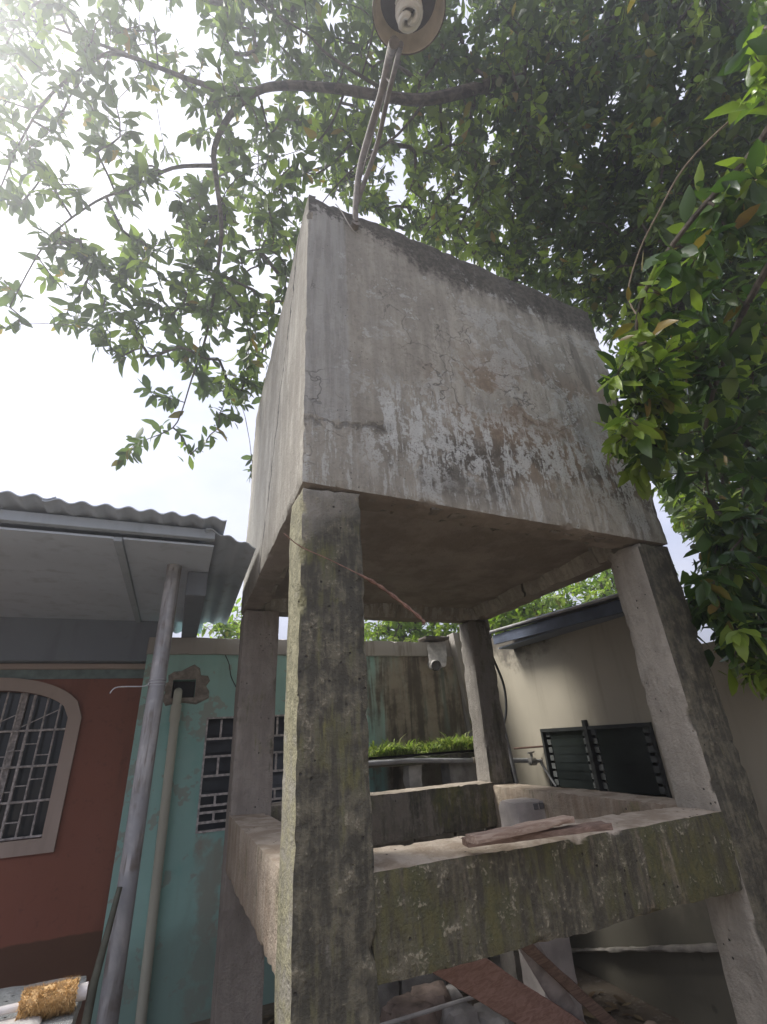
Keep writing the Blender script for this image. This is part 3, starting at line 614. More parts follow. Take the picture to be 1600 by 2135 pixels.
for y0, y1 in ((ly0+.05, ym-.03), (ym+.03, ly1-.05)):
    for i in range(7):
        z = lz0+.04+i*.068; obj('louvre', xform(box(-.002, .002, y0+.05, y1-.05, 0, .074), Matrix.Translation((XC+.012, 0, z)) @ Matrix.Rotation(.05, 4, 'Y')), lou.m, lw_)
        for ye in (y0, y1-.05): obj('louvre_clip', box(XC+.005, XC+.03, ye, ye+.05, z+.012, z+.058), plain('grey_clip', (.10, .105, .10), .5) if i == 0 and y0 < 1.2 and ye == y0 else bpy.data.materials['grey_clip'], lw_)
def roof2(x): return 2.56+(x-2.72)*.22
V = []; 
nY = 46
rf = plain('roof_sheet_blue_grey', (.10, .115, .15), .55, .25, 6)
def rsheet(y0, y1, dz):
    V, F = [], []; nx, ny = 3, max(4, int((y1-y0)/.03))
    for s in (0, 1):
        for j in range(ny+1):
            for i in range(nx+1):
                y = y0+(y1-y0)*j/ny; x = 2.73+.56*i/nx; V.append((x, y, roof2(x)+dz+.012*math.sin(2*math.pi*y/.19)+s*.006+.045*(y-1.8)))
    st = nx+1; o = st*(ny+1)
    for j in range(ny):
        for i in range(nx): a = j*st+i; F.append((a, a+st, a+st+1, a+1)); F.append((o+a, o+a+1, o+a+st+1, o+a+st))
        a = j*st; F.append((a, o+a, o+a+st, a+st))
    for i in range(nx): F.append((i, i+1, o+i+1, o+i)); a = ny*st+i; F.append((a, o+a, o+a+1, a+1))
    return V, F
for i, (y0, y1) in enumerate(((.78, 1.45), (1.40, 2.1), (2.05, 2.62))): obj('roof_sheet', rsheet(y0, y1, .012*(i % 2)), rf, cream, True)
obj('fascia', rough_hex([(2.75, .78, 2.39), (2.79, .78, 2.39), (2.79, 2.6, 2.47), (2.75, 2.6, 2.47), (2.75, .78, 2.49), (2.79, .78, 2.49), (2.79, 2.6, 2.57), (2.75, 2.6, 2.57)], .2, .002, .003), plain('fascia_blue_grey', (.085, .10, .135), .6, .25, 5), cream)
obj('gutter_edge', tube([(2.725, .77, 2.52), (2.725, 1.1, 2.535), (2.725, 2.6, 2.605)], .014, 8), plain('pale_roof_edge', (.36, .35, .34), .6, .25, 8), cream, True)
obj('eave_board', box(2.80, XC-.002, .79, 2.6, 2.42, 2.435), M['house_beam'], cream)

# ------------------------------------------------------------------ planter of blocks behind the tower
blk = plain('concrete_block_grey', (.29, .275, .25), .95, .28, 9, 0, .7)
planter = empty('block_planter', (1.75, 2.85, 0), 'block trough with a mossy slab and grass growing along its top', 'planter')
bv = rough_hex(hexbox(0, .385, 0, .19, 0, .19), .05, .004, .01, 2); bme = mesh('block', *bv)
bme.materials.append(blk)
for r in range(8):
    for i in range(4):
        x = 1.02+.4*i+(.2 if r % 2 else 0)
        if r == 7 and i in (0, 1): continue
        if x+.385 > 2.70: continue
        o = bpy.data.objects.new('block', bme); col.objects.link(o); o.parent = planter
        o.location = Vector((x, 2.57+random.uniform(-.006, .006), -.22+r*.2))-planter.location
obj('post', rough_hex(hexbox(1.595, 1.735, 2.555, 2.70, 1.18, 1.378), .04, .005, .012, 6), plain('pale_render_post', (.42, .40, .36), .9, .25, 10, 0, .6), planter, True)
obj('slab', rough_hex(hexbox(1.0, 2.62, 2.50, 3.12, 1.38, 1.445), .04, .008, .016, 7), mat_frame('slab_mossy', .9, .8, algae=(.10, .13, .03), seed=3.0, face='both'), planter, True)
soil = rough_hex(hexbox(1.02, 2.56, 2.53, 3.10, 1.44, 1.485), .05, .014, .02, 8); obj('soil', soil, plain('black_soil', (.04, .033, .025), .95, .4, 20, 0, 1), planter, True)
V, F = [], []
for i in range(9500):
    x = random.uniform(1.03, 2.54); y = 2.51+.58*random.random()**1.4; cl = mn.noise(Vector((x*6, y*6, 0)))+.6*mn.noise(Vector((x*19, y*19, 3)))
    h = max(.02, random.uniform(.025, .08)*(1+1.5*cl))*(.7+.5*(x-1)/1.5)*(1.6 if random.random() < .05 else 1)
    if cl < -.18 and random.random() < .8: h *= .3
    a = random.uniform(0, 6.28); t = random.uniform(.3, 1.5)*h; w = random.uniform(.004, .010); dx, dy = math.cos(a), math.sin(a); n = len(V); z0 = 1.465
    V += [(x-dy*w*.5, y+dx*w*.5, z0), (x+dy*w*.5, y-dx*w*.5, z0), (x+dx*t*.4+dy*w, y+dy*t*.4-dx*w, z0+h*.7), (x+dx*t*.4-dy*w, y+dy*t*.4+dx*w, z0+h*.7), (x+dx*t, y+dy*t, z0+h*random.uniform(.75, 1))]
    F += [(n, n+1, n+2, n+3), (n+3, n+2, n+4)]
def leaf_mat(name, c1, c2, trans=.4, rough=.42, young_lit=None, spec=.35):
    m = Mat(name, rough); m.N.remove(m.b); out = [n for n in m.N if n.type == 'OUTPUT_MATERIAL'][0]
    at_ = m.new('ShaderNodeAttribute', attribute_name='tint'); sp = m.new('ShaderNodeSeparateColor'); m.put(sp.inputs[0], at_.outputs['Color'])
    c = m.mix(sp.outputs[0], c1, c2)
    if young_lit: c = m.mix(sp.outputs[1], c, young_lit)
    c = m.mix(sp.outputs[2], c, (.27, .17, .05))
    pr = m.new('ShaderNodeBsdfPrincipled'); m.put(pr.inputs['Base Color'], c); pr.inputs['Roughness'].default_value = rough; pr.inputs['Specular IOR Level'].default_value = spec
    tr = m.new('ShaderNodeBsdfTranslucent'); h = m.new('ShaderNodeMix', data_type='RGBA', blend_type='MULTIPLY'); h.inputs[0].default_value = 1; m.put(h.inputs[6], c); h.inputs[7].default_value = (1.3, 1.5, .62, 1); m.put(tr.inputs['Color'], h.outputs[2])
    ms = m.new('ShaderNodeMixShader'); ms.inputs[0].default_value = trans; m.put(ms.inputs[1], pr.outputs[0]); m.put(ms.inputs[2], tr.outputs[0]); m.put(out.inputs['Surface'], ms.outputs[0]); return m.m
def tint(me, cols):
    a = me.color_attributes.new('tint', 'FLOAT_COLOR', 'POINT'); a.data.foreach_set('color', np.asarray(cols, np.float32).ravel())
gme = mesh('grass', V, F); tint(gme, np.repeat(np.c_[rng.random(9500), rng.random(9500)**3, np.zeros(9500), np.ones(9500)], 5, 0))
tag(link('grass', gme, leaf_mat('grass_blades', (.09, .14, .04), (.24, .31, .09), .4, .5, (.42, .42, .2)), planter), kind='stuff')

pv = plain('grey_plastic_pipe', (.26, .26, .26), .5, .2, 10)
hp = empty('water_pipe', tuple(on(940, 1588, 1, 2.44)), 'grey water pipe with a stop valve crossing in front of the block trough', 'pipe')
obj('pipe', tube([on(700, 1597, 1, 2.44), on(860, 1586, 1, 2.45), on(1100, 1586, 1, 2.46)], .021, 12), pv, hp, True)
obj('coupling', tube([on(985, 1585, 1, 2.455), on(1002, 1585, 1, 2.455)], .027, 12), plain('pale_coupling', (.40, .35, .28), .7), hp, True)
va = on(1108, 1588, 1, 2.46); vm = plain('valve_brass_grey', (.30, .29, .27), .4, .2, 20, .5)
obj('valve_body', join(tube([va+[-.02, 0, 0], va+[.05, 0, -.003]], .034, 12), tube([va+[.015, 0, 0], va+[.015, 0, .075]], .014, 10), tube([va+[-.03, -.01, .075], va+[.06, .01, .08]], .009, 8)), vm, hp, True)
obj('pipe', tube([va+[.04, 0, 0], va+[.20, .0, -.005]], .016, 10), pv, hp, True)
obj('pipe', tube([va+[.10, 0, -.0], on(1160, 1640, 0, XC-.03)], .010, 8), plain('dark_tube', (.12, .12, .12), .5), hp, True)
gb = tag(obj('standpipe', tube(spline([on(1016, 1330, 1, 2.28), on(1030, 1420, 1, 2.3), on(1052, 1520, 1, 2.36), on(1082, 1655, 1, 2.4), (2.62, 2.4, 0.4), (2.62, 2.4, -.25)], 6), .017, 10), pv, None, True), 'thin grey standpipe running down beside the rear tower column', 'pipe')
bh = tag(obj('black_hose', tube(spline([on(1018, 1350, 1, 2.30), on(1034, 1385, 1, 2.32), on(1051, 1430, 1, 2.34), on(1056, 1480, 1, 2.36), on(1050, 1530, 1, 2.38), on(1066, 1600, 1, 2.42), on(1078, 1660, 1, 2.44), (2.66, 2.44, .4), (2.66, 2.44, -.25)], 6), .012, 8), bpy.data.materials['black_cable'], None, True), 'black rubber hose bowing out beside the grey standpipe', 'hose')
rb = tag(obj('wall_rod', tube([on(1072, 1561, 1, 2.62), on(1138, 1556, 0, XC)], .009, 6), plain('rusty_rod', (.12, .07, .05), .8), None, True), 'rusty rod running into the cream wall beside the louvre window', 'rod')
out_ = empty('roof_spout', tuple(on(912, 1370, 1, YTEAL-.05)), 'broken white plastic spout sticking out of the parapet end', 'spout')
wp = plain('dirty_white_plastic', (.45, .43, .40), .6, .25, 16); c0 = Vector(on(910, 1388, 1, YTEAL-.16))
obj('pipe', tube([c0, c0+Vector((.05, .22, .05))], .058, 18, False), wp, out_, True); obj('bore', tube([c0+Vector((.003, .012, 0)), c0+Vector((.006, .03, .005))], .046, 16), lamp_dark, out_)
obj('collar', rough_hex([tuple(Vector(on(q[0], q[1], 1, YTEAL-.13))) for q in ((893, 1392), (930, 1388), (934, 1392), (897, 1398))]+[tuple(Vector(on(q[0], q[1], 1, YTEAL-.02))) for q in ((890, 1338), (928, 1336), (932, 1338), (894, 1342))], .03, .012, .02, 5), wp, out_, True)
obj('cap_tile', rough_hex(hexbox(2.18, 2.50, YTEAL-.10, YTEAL+.12, 2.615, 2.66), .04, .008, .014, 6), plain('dark_cap', (.11, .095, .08), .9, .3), out_, True)

# ------------------------------------------------------------------ boards, pier, rubble, rope
def mat_wood(name, c, d, axis):
    m = Mat(name, .85); s = [30, 30, 30]; s[axis] = 2.0; g = m.noise(2.5, 6, .65, 1.2, m.vec(*s)); b = m.noise(5, 4)
    k = m.mix(m.step(g, .35, .65), d, c); k = m.mix(m.mul(m.step(b, .58, .72), .6), k, tuple(v*.45 for v in c)); m.color(k); m.bump(g, .5, .006); return m.m
wA = mat_wood('weathered_pink_wood', (.43, .335, .265), (.27, .185, .14), 0); wB = mat_wood('dark_red_wood', (.26, .18, .14), (.16, .105, .08), 0)
def board(name, A, B, w, t, mat, label, roll=0.0, group=None):
    A, B = Vector(A), Vector(B); L = (B-A).length; q = (B-A).to_track_quat('X', 'Z'); o = rough_hex(hexbox(0, L, -w/2, w/2, 0, t), .03, .0025, .004, L*7)
    V = xform(o, Matrix.Rotation(roll, 4, 'X')); o2 = bpy.data.objects.new(name, mesh(name, *V, True)); col.objects.link(o2); o2.data.materials.append(mat); o2.location = A; o2.rotation_mode = 'QUATERNION'; o2.rotation_quaternion = q
    return tag(o2, label, 'board', group)
zt_ = BT+.028
a0 = on(971, 1757, 2, zt_+.02); a1 = on(1285, 1722, 2, zt_+.02)
board('timber_board', (a0[0]+.02, a0[1]+.04, zt_), (a1[0], a1[1]+.045, zt_+.004), 0.07, .026, wB, 'longer dark board lying on the mossy front beam under a shorter one')
a0 = on(990, 1741, 2, zt_+.06); a1 = on(1192, 1704, 2, zt_+.06)
board('timber_board', (a0[0], a0[1]+.03, zt_+.029), (a1[0]+.02, a1[1]+.035, zt_+.036), .065, .028, wA, 'short pale pinkish board lying on top of a longer dark board')
pier = tag(obj('block_pier', rough_hex(hexbox(1.83, 2.09, 1.34, 1.56, -.26, 1.160), .04, .005, .014, 21), plain('pale_block_pier', (.40, .36, .33), .95, .2, 7, 0, .5), None, True), 'pale square block pier standing on the ground inside the tower legs', 'pier')
for i in range(2): obj('core_hole', box(1.975+.05*i, 2.005+.05*i, 1.330, 1.36, 1.105, 1.14), lamp_dark, pier)
def plank(A, B, w, t, mat, label):
    """board seen broadside: length A-B, width across the line of sight"""
    A, B = Vector(A), Vector(B); X = (B-A).normalized(); v = ((A+B)/2-Vector(CAM)).normalized(); Y = v.cross(X).normalized(); Z = X.cross(Y)
    o = rough_hex(hexbox(0, (B-A).length, -w/2, w/2, -t/2, t/2), .03, .003, .005, w*70); o2 = bpy.data.objects.new('timber_plank', mesh('timber_plank', *o, True)); col.objects.link(o2); o2.data.materials.append(mat)
    o2.matrix_world = Matrix(((X.x, Y.x, Z.x, A.x), (X.y, Y.y, Z.y, A.y), (X.z, Y.z, Z.z, A.z), (0, 0, 0, 1))); return tag(o2, label, 'plank')
plank(on(900, 1975, 1, .62), on(1300, 2230, 1, 1.0), .15, .03, mat_wood('red_painted_plank', (.40, .25, .205), (.28, .165, .13), 0), 'wide reddish plank slanting down to the ground under the front beam')
plank(on(1085, 1960, 1, .70), on(1345, 2200, 1, .98), .055, .03, wB, 'narrow brown splintered plank slanting down beside the block pier')
plank(on(1095, 1960, 1, .78), on(1240, 2200, 1, 1.04), .10, .02, plain('grey_old_board', (.40, .36, .34), .9, .25), 'thin grey board propped behind the narrow brown plank')
stm = plain('rubble_stone', (.26, .20, .165), .95, .35, 8, 0, .7); stg = plain('rubble_concrete', (.33, .31, .29), .95, .3, 8, 0, .7)
ST = [((850, 2085), 1.9, .13, stm, 'brown lump of rubble near the foot of the mossy column'), ((895, 2062), 2.0, .11, stm, 'rounded tan stone heaped behind another under the front beam'), ((835, 2125), 1.6, .12, stg, 'flat tan rubble stone on the ground under the beam'), ((935, 2060), 2.1, .07, stg, 'small grey stone beside the tan rubble'), ((955, 2100), 1.75, .09, stg, 'grey broken concrete slab piece on the ground by the rubble'), ((1020, 2110), 1.7, .10, stg, 'grey concrete fragment lying under the reddish plank'), ((1358, 2130), .98, .05, stm, 'single pinkish stone on the ground inside the right column'), ((1030, 2060), 1.95, .08, stm, 'dark brown rubble stone beside the block pier')]
for (q, y, r, mt, lb) in ST:
    p = on(q[0], q[1], 1, y); r *= 1.5; z1 = max(.06, min(.30, p[2]+.2)) ; x = p[0]; V, F = rough_hex(hexbox(-r, r, -r*.8, r*.8, -.06, z1), .045, .02, .03, x*9)
    V = [(v[0]*(1-.35*(v[2]/(z1+.01))**2) if v[2] > 0 else v[0], v[1]*(1-.3*(v[2]/(z1+.01))**2) if v[2] > 0 else v[1], v[2]) for v in V]
    o = obj('rubble_stone', (V, F), mt, None, True); o.location = (x, y, -.2); o.rotation_euler.z = random.uniform(0, 3); tag(o, lb, 'stone', 'rubble under the tower')
cr_ = tag(obj('conduit_rod', tube([on(760, 2150, 1, 1.5), on(992, 2078, 1, 1.55)], .011, 8), plain('pale_conduit', (.40, .38, .36), .6), None, True), 'pale straight conduit lying on the rubble under the tower', 'rod')
ft = tag(obj('wall_ledge', rough_hex([(XC-.07, .75, .35), (XC-.005, .75, .35), (XC-.005, 2.6, -.36+.2), (XC-.07, 2.6, -.36+.2), (XC-.07, .75, .385), (XC-.005, .75, .385), (XC-.005, 2.6, -.33+.2), (XC-.07, 2.6, -.33+.2)], .06, .008, .01, 4), plain('pale_ledge', (.36, .33, .29), .9, .3), None, True), 'pale chipped mortar ledge along the foot of the cream wall', 'ledge')
rope_m = plain('reddish_rope', (.26, .155, .12), .9, .3, 40)
r0 = [on(592, 1112, 1, -.03), on(628, 1140, 1, -.012), on(690, 1168, 1, -.012), on(765, 1206, 1, -.008), on(800, 1228, 1, .03), on(845, 1262, 1, .05), on(880, 1292, 1, .06), on(884, 1302, 1, .06)]
rp = spline(r0, 6); rr = [.0025 if i < 17 else .0075+.003*math.sin(i*1.7) for i in range(len(rp))]
tag(obj('hanging_rope', tube(rp, rr, 7), rope_m, None, True), 'frayed reddish rope dangling from a thin string across the mossy column', 'rope')

# ------------------------------------------------------------------ low stand with the paint roller
st_top = .90
stand = empty('concrete_stand', (-1.3, .4, 0), 'low grey concrete counter slab in front of the red wall', 'counter')
cm = mat_frame('counter_concrete', .25, .25, light=(.36, .36, .34), dark=(.25, .26, .25), algae=(.16, .19, .12), seed=15.0, face='both')
obj('slab', rough_hex([(-2.1, -.1, .83), (-.575, -.1, .83), (-.575, .735, .83), (-2.1, .71, .83), (-2.1, -.1, st_top), (-.575, -.1, st_top), (-.575, .735, st_top), (-2.1, .71, st_top)], .04, .005, .012, 13), cm, stand, True)
for x0 in (-2.0, -.80): obj('support', rough_hex(hexbox(x0, x0+.17, .0, .62, -.26, .831), .06, .005, .012, x0), blk, stand, True)
rl = empty('paint_roller', tuple(on(100, 2088, 2, st_top+.03)), 'fluffy orange paint roller sleeve lying on the grey counter slab', 'paint roller')
A = Vector(on(42, 2099, 2, st_top+.040)); B = Vector(on(160, 2071, 2, st_top+.040)); dr_ = (B-A).normalized()
V, F = tube([A.lerp(B, i/26) for i in range(27)], [.022]+[.034]*25+[.022], 26)
V = [tuple(Vector(v)+(Vector(v)-(A+dr_*((Vector(v)-A).dot(dr_)))).normalized()*(.006*mn.noise(Vector(v)*60)+.004*mn.noise(Vector(v)*140))) for v in V]
fz = Mat('orange_fleece', .95); fz.color(fz.mix(fz.step(fz.noise(55, 4), .35, .65), (.72, .47, .20), (.90, .66, .36))); fz.bump(fz.noise(220, 2), .4, .004)
obj('sleeve', (V, F), fz.m, rl, True)
V, F = [], []
for i in range(6500):
    t = random.random(); a = random.uniform(0, 6.28); n1_ = dr_.orthogonal().normalized(); n2_ = dr_.cross(n1_); rd = n1_*math.cos(a)+n2_*math.sin(a); p = A.lerp(B, t)+rd*.032; w = dr_.cross(rd)*.0032; tip = p+(rd+Vector((random.uniform(-.7, .7), random.uniform(-.7, .7), random.uniform(-.9, .3))))*random.uniform(.006, .016); n = len(V)
    V += [tuple(p-w), tuple(p+w), tuple(tip)]; F.append((n, n+1, n+2))
tag(obj('fleece_pile', (V, F), fz.m, rl), kind='stuff')
wpl = plain('white_plastic', (.66, .62, .60), .4, .08)
obj('core_tube', tube([B-dr_*.01, B+dr_*.028], .021, 18, False), wpl, rl, True); obj('core_bore', tube([B+dr_*.0, B+dr_*.0265], .012, 14), lamp_dark, rl)
obj('handle_rod', tube([A+dr_*.01, A-dr_*.35], .011, 10), wpl, rl, True)
gz = rough_hex(hexbox(-.86, -.66, .12, .40, st_top-.006, st_top+.022), .03, .006, .012, 3)
tag(obj('mortar_lump', gz, plain('white_mortar', (.50, .48, .45), .95, .2, 12, 0, .6), None, True), 'flat whitish lump of mortar on the grey counter in front of the roller', 'mortar')

# ------------------------------------------------------------------ trees
bark = Mat('dark_bark', .9); bn = bark.noise(9, 6, .7, .6); bark.color(bark.mix(bark.step(bn, .35, .65), (.045, .036, .028), (.14, .115, .09))); bark.bump(bn, .8, .02)
def inpoly(x, y, P):
    c = False; j = len(P)-1
    for i in range(len(P)):
        if (P[i][1] > y) != (P[j][1] > y) and x < (P[j][0]-P[i][0])*(y-P[i][1])/(P[j][1]-P[i][1])+P[i][0]: c = not c
        j = i
    return c
def clear(p):
    """keep foliage out of the tank, the roofs and walls"""
    x, y, z = p
    if -.12 < x < W+.1 and -.12 < y < D+.12 and z < 5.0: return False
    if x < .2 and .8 < y < 8 and z < 3.15: return False
    if -.8 < x < 3.1 and 2.3 < y < 6 and z < 2.85: return False
    if x > 2.60 and z < 2.85 and y > .5: return False
    if x > 2.9 and z < 2.25: return False
    if W-.40 < x < W+.03 and -.10 < y < .4: return False
    return .3 < z < 12.9
def sample(poly, n, d0, d1, dens=None, power=1.0):
    xs = [p[0] for p in poly]; ys = [p[1] for p in poly]; out = []; tries = 0
    while len(out) < n and tries < n*40:
        tries += 1
        x, y = random.uniform(min(xs), max(xs)), random.uniform(min(ys), max(ys))
        if not inpoly(x, y, poly): continue
        if dens and random.random() > dens(x, y): continue
        dd = d0+(d1-d0)*random.random()**power
        if dd < 5.0 and 500 < x < 1030 and 110 < y < 290: dd = random.uniform(5.05, 6.4)      # the limb hangs on the near side of the crown
        if dd < 4.7 and 395 < x < 510 and 190 < y < 520 and random.random() < .7: dd = random.uniform(4.75, 5.8)
        p = at(x, y, dd)
        if clear(p): out.append(p)
    return out
def grow(skel, tips, maxlink=9):
    """connect every tip to the nearest node of the growing skeleton; returns twig polylines with radii"""
    nodes = np.array(skel, float); order = sorted(range(len(tips)), key=lambda i: np.min(np.sum((nodes-tips[i])**2, 1)))
    buf = np.zeros((len(nodes)+len(tips)*4, 3)); buf[:len(nodes)] = nodes; par = [-1]*len(nodes); n = len(nodes); tipn = {}
    for i in order:
        t = np.asarray(tips[i]); k = int(np.argmin(np.sum((buf[:n]-t)**2, 1))); a = buf[k].copy(); L = np.linalg.norm(t-a); m = 3 if L > .4 else 2; p = k
        sag = np.array([random.uniform(-.08, .08), random.uniform(-.08, .08), random.uniform(-.02, .12)])*L
        for j in range(1, m+1):
            s = j/m; buf[n] = a+(t-a)*s+sag*math.sin(math.pi*s); par.append(p); p = n; n += 1
        tipn[i] = (p, par[p])
    w = np.zeros(n); ch = [[] for _ in range(n)]
    for i in range(n):
        if par[i] >= 0: ch[par[i]].append(i)
    for i in tipn: w[tipn[i][0]] += 1
    for i in range(n-1, -1, -1):
        if par[i] >= 0: w[par[i]] += w[i]
    n0 = len(nodes); V, F = [], []
    for i in range(n0, n):
        p = par[i]; ra = min(.022, .0022*(w[i]+.6)**.62)*1.15; rb = min(.022, .0022*(w[i]+.3)**.62)
        if ra*2 < .0: continue
        v, f = tube([buf[p], buf[i]], [ra, rb], 4 if ra < .008 else 6, False); k = len(V); V += v; F += [tuple(q+k for q in g) for g in f]
    dirs = {i: buf[tipn[i][0]]-buf[tipn[i][1]] for i in tipn}
    return (V, F), dirs
# one leaf: stations along the blade, folded along the midrib
LT = np.array([0, .16, .5, .8, 1.0]); LWD = np.array([.012, .10, .22, .15, .0])
def leaf_template(bend, fold):
    P, Q = [], []
    for t, w in zip(LT, LWD):
        z = -bend*t*t
        P += [(t, w, z+fold*w), (t, 0, z), (t, -w, z+fold*w)]
    for i in range(len(LT)-1):
        a = i*3; Q += [(a, a+1, a+4, a+3), (a+1, a+2, a+5, a+4)]
    return np.array(P), Q
TEMPL = [leaf_template(b, f) for b, f in ((.10, .35), (.30, .2), (.55, .5), (-.08, .15))]
def leaves_for(tips, dirs, per, size, young_lit=0.1, up=.35, droop=.35, spread=1.0, young_lit_fn=None):
    """list of (4x4-ish basis arrays): returns base, X, Y, Z, length, template, tint"""
    B, X, Y, Z, T, C = [], [], [], [], [], []
    for i, t in enumerate(tips):
        d = np.array(dirs[i]); nrm = np.linalg.norm(d); d = d/nrm if nrm > 1e-6 else np.array([0, 0, 1.])
        a = np.cross(d, [0, 0, 1.]);
        if np.linalg.norm(a) < 1e-3: a = np.array([1., 0, 0])
        a /= np.linalg.norm(a); b = np.cross(d, a); n = random.randint(*per); yg = (random.random() < (young_lit_fn(t) if young_lit_fn else young_lit)); base = random.random()
        ph = random.uniform(0, 6.28)
        for k in range(n):
            th = ph+k*2.4; s = (k+.5)/n; rad = a*math.cos(th)+b*math.sin(th)
            v = rad*spread*(1.05-.55*s)+d*(.15+.9*s)+np.array([0, 0, -droop*random.uniform(.4, 1.6)]); v += rng.normal(0, .18, 3); v /= np.linalg.norm(v)
            u = np.array([0, 0, 1.])*up*2+d*.5+rng.normal(0, .35, 3); z = u-v*(u@v); z /= max(1e-6, np.linalg.norm(z)); y = np.cross(z, v)
            L = size*random.uniform(.5, 1.3)*(1-.2*s)
            B.append(t-d*(size*1.5*(1-s)*random.uniform(.6, 1.2))+rng.normal(0, .012, 3)); X.append(v*L); Y.append(y*L*random.uniform(.68, 1.2)); Z.append(z*L); T.append(random.randrange(4))
            C.append((min(1, max(0, base*.6+random.random()*.5)), (random.uniform(.55, 1) if yg else (random.random()**5)*.35), (random.uniform(.4, .9) if random.random() < .03 else 0), 1))
    return [np.array(q) for q in (B, X, Y, Z, T, C)]
def leaf_mesh(name, L, idx):
    B, X, Y, Z, T, C = L; VS, CS, FS = [], [], []; off = 0
    for k in range(4):
        ii = idx[T[idx] == k]
        if not len(ii): continue
        P, Q = TEMPL[k]; v = B[ii][:, None, :]+P[None, :, 0:1]*X[ii][:, None, :]+P[None, :, 1:2]*Y[ii][:, None, :]+P[None, :, 2:3]*Z[ii][:, None, :]
        m = len(P); VS.append(v.reshape(-1, 3)); CS.append(np.repeat(C[ii], m, 0)); FS.append((np.array(Q)[None]+(off+np.arange(len(ii))*m)[:, None, None]).reshape(-1, 4)); off += len(ii)*m
    V = np.concatenate(VS).astype(np.float32); Fq = np.concatenate(FS).astype(np.int32); me = bpy.data.meshes.new(name)
    me.vertices.add(len(V)); me.vertices.foreach_set('co', V.ravel()); me.loops.add(Fq.size); me.loops.foreach_set('vertex_index', Fq.ravel()); me.polygons.add(len(Fq)); me.polygons.foreach_set('loop_start', np.arange(0, Fq.size, 4, dtype=np.int32)); me.update(calc_edges=True)
    me.polygons.foreach_set('use_smooth', [True]*len(Fq)); tint(me, np.concatenate(CS)); return me
def foliage(tree, L, mat, nbig=300):
    B, X = L[0], L[1]; n = len(B); p0 = pix(B); p1 = pix(B+X)
    vis = (p0[:, 2] > .3) & (p0[:, 0] > 0) & (p0[:, 0] < 1600) & (p0[:, 1] > 0) & (p0[:, 1] < 2135); area = np.hypot(*(p1-p0)[:, :2].T)/1.0
    # hidden leaves count less: rough visibility by coarse depth buffer
    cell = {}
    for i in np.where(vis)[0]:
        m = (p0[i, :2]+p1[i, :2])/2; key = (int(m[0]//14), int(m[1]//14)); 
        if key not in cell or p0[i, 2] < cell[key][0]: cell[key] = (p0[i, 2], i)
    front = np.zeros(n, bool); front[[v[1] for v in cell.values()]] = True
    sc = area*vis*front; order = np.argsort(-sc); big = order[:min(nbig, int((sc > 0).sum()))]; rest = np.setdiff1d(np.arange(n), big)
    for i in big: link('leaf', leaf_mesh('leaf', L, np.array([i])), mat, tree)
    tag(link('foliage', leaf_mesh('foliage', L, rest), mat, tree), kind='stuff')

leafA = leaf_mat('broad_green_leaf', (.052, .076, .040), (.105, .142, .062), .40, .40, (.25, .32, .07))
leafB = leaf_mat('glossy_green_leaf', (.03, .062, .022), (.07, .125, .035), .36, .32, (.27, .36, .06), .5)
leafC = leaf_mat('sunny_green_leaf', (.12, .20, .03), (.24, .33, .05), .5, .5, (.34, .42, .08))

# big spreading tree: trunk stands behind the cream house, limbs reach over the tower
tree = empty('spreading_tree', (4.6, 5.6, 0), 'big spreading tree whose dense leafy crown hangs over the tank and porch roof', 'tree')
obj('trunk', tube(spline([(4.6, 5.6, -.32), (4.55, 5.5, 1.6), (4.3, 5.2, 3.4), (3.9, 4.7, 5.0), at(1150, 210, 6.2)], 5), [.34-.24*i/20 for i in range(21)], 12), bark.m, tree, True)
limb = spline([at(1150, 210, 6.2), at(1060, 170, 5.3), at(1010, 180, 5.0), at(890, 207, 4.9), at(800, 200, 4.85), at(700, 184, 4.8), at(600, 178, 4.75), at(535, 190, 4.7), at(480, 240, 4.65), at(447, 310, 4.6), at(452, 380, 4.6), at(462, 480, 4.55), at(448, 600, 4.5), at(430, 700, 4.45), at(400, 790, 4.4), at(370, 880, 4.35), at(335, 905, 4.35)], 4)
obj('branch', tube(limb, [max(.006, .075-.075*(i/(len(limb)-1))**.8) for i in range(len(limb))], 8), bark.m, tree, True)
br2 = spline([at(535, 190, 4.7), at(440, 180, 4.75), at(330, 140, 4.8), at(230, 100, 4.9), at(120, 60, 5.1), at(0, 20, 5.4)], 4)
br3 = spline([at(330, 140, 4.8), at(230, 110, 4.7), at(150, 160, 4.6), at(95, 210, 4.5), at(40, 300, 4.4), at(-10, 420, 4.3)], 4)
br4 = spline([at(447, 345, 4.6), at(360, 350, 4.5), at(280, 390, 4.4), at(200, 420, 4.35), at(100, 500, 4.3), at(20, 640, 4.2)], 4)
br5 = spline([at(890, 207, 4.9), at(830, 280, 4.9), at(760, 330, 5.0), at(690, 400, 5.1), at(640, 470, 5.3)], 4)
br6 = spline([at(720, 187, 4.8), at(690, 260, 4.8), at(640, 320, 4.85), at(570, 390, 4.9), at(540, 520, 4.9)], 4)
br7 = spline([at(790, 180, 4.85), at(740, 150, 4.7), at(680, 110, 4.6), at(640, 70, 4.5), at(560, 20, 4.5), at(470, -60, 4.5)], 4)
br8 = spline([(3.9, 4.7, 5.0), at(1250, 420, 6.4), at(1350, 520, 5.6), at(1450, 700, 5.0), at(1540, 950, 4.6), at(1580, 1200, 4.4)], 4)
br9 = spline([at(1150, 210, 6.2), at(1250, 80, 5.4), at(1380, -60, 4.8), at(1500, -100, 4.2)], 4)
br10 = spline([(3.9, 4.7, 5.0), at(1000, 420, 7.0), at(850, 480, 6.8), at(720, 380, 6.6)], 4)
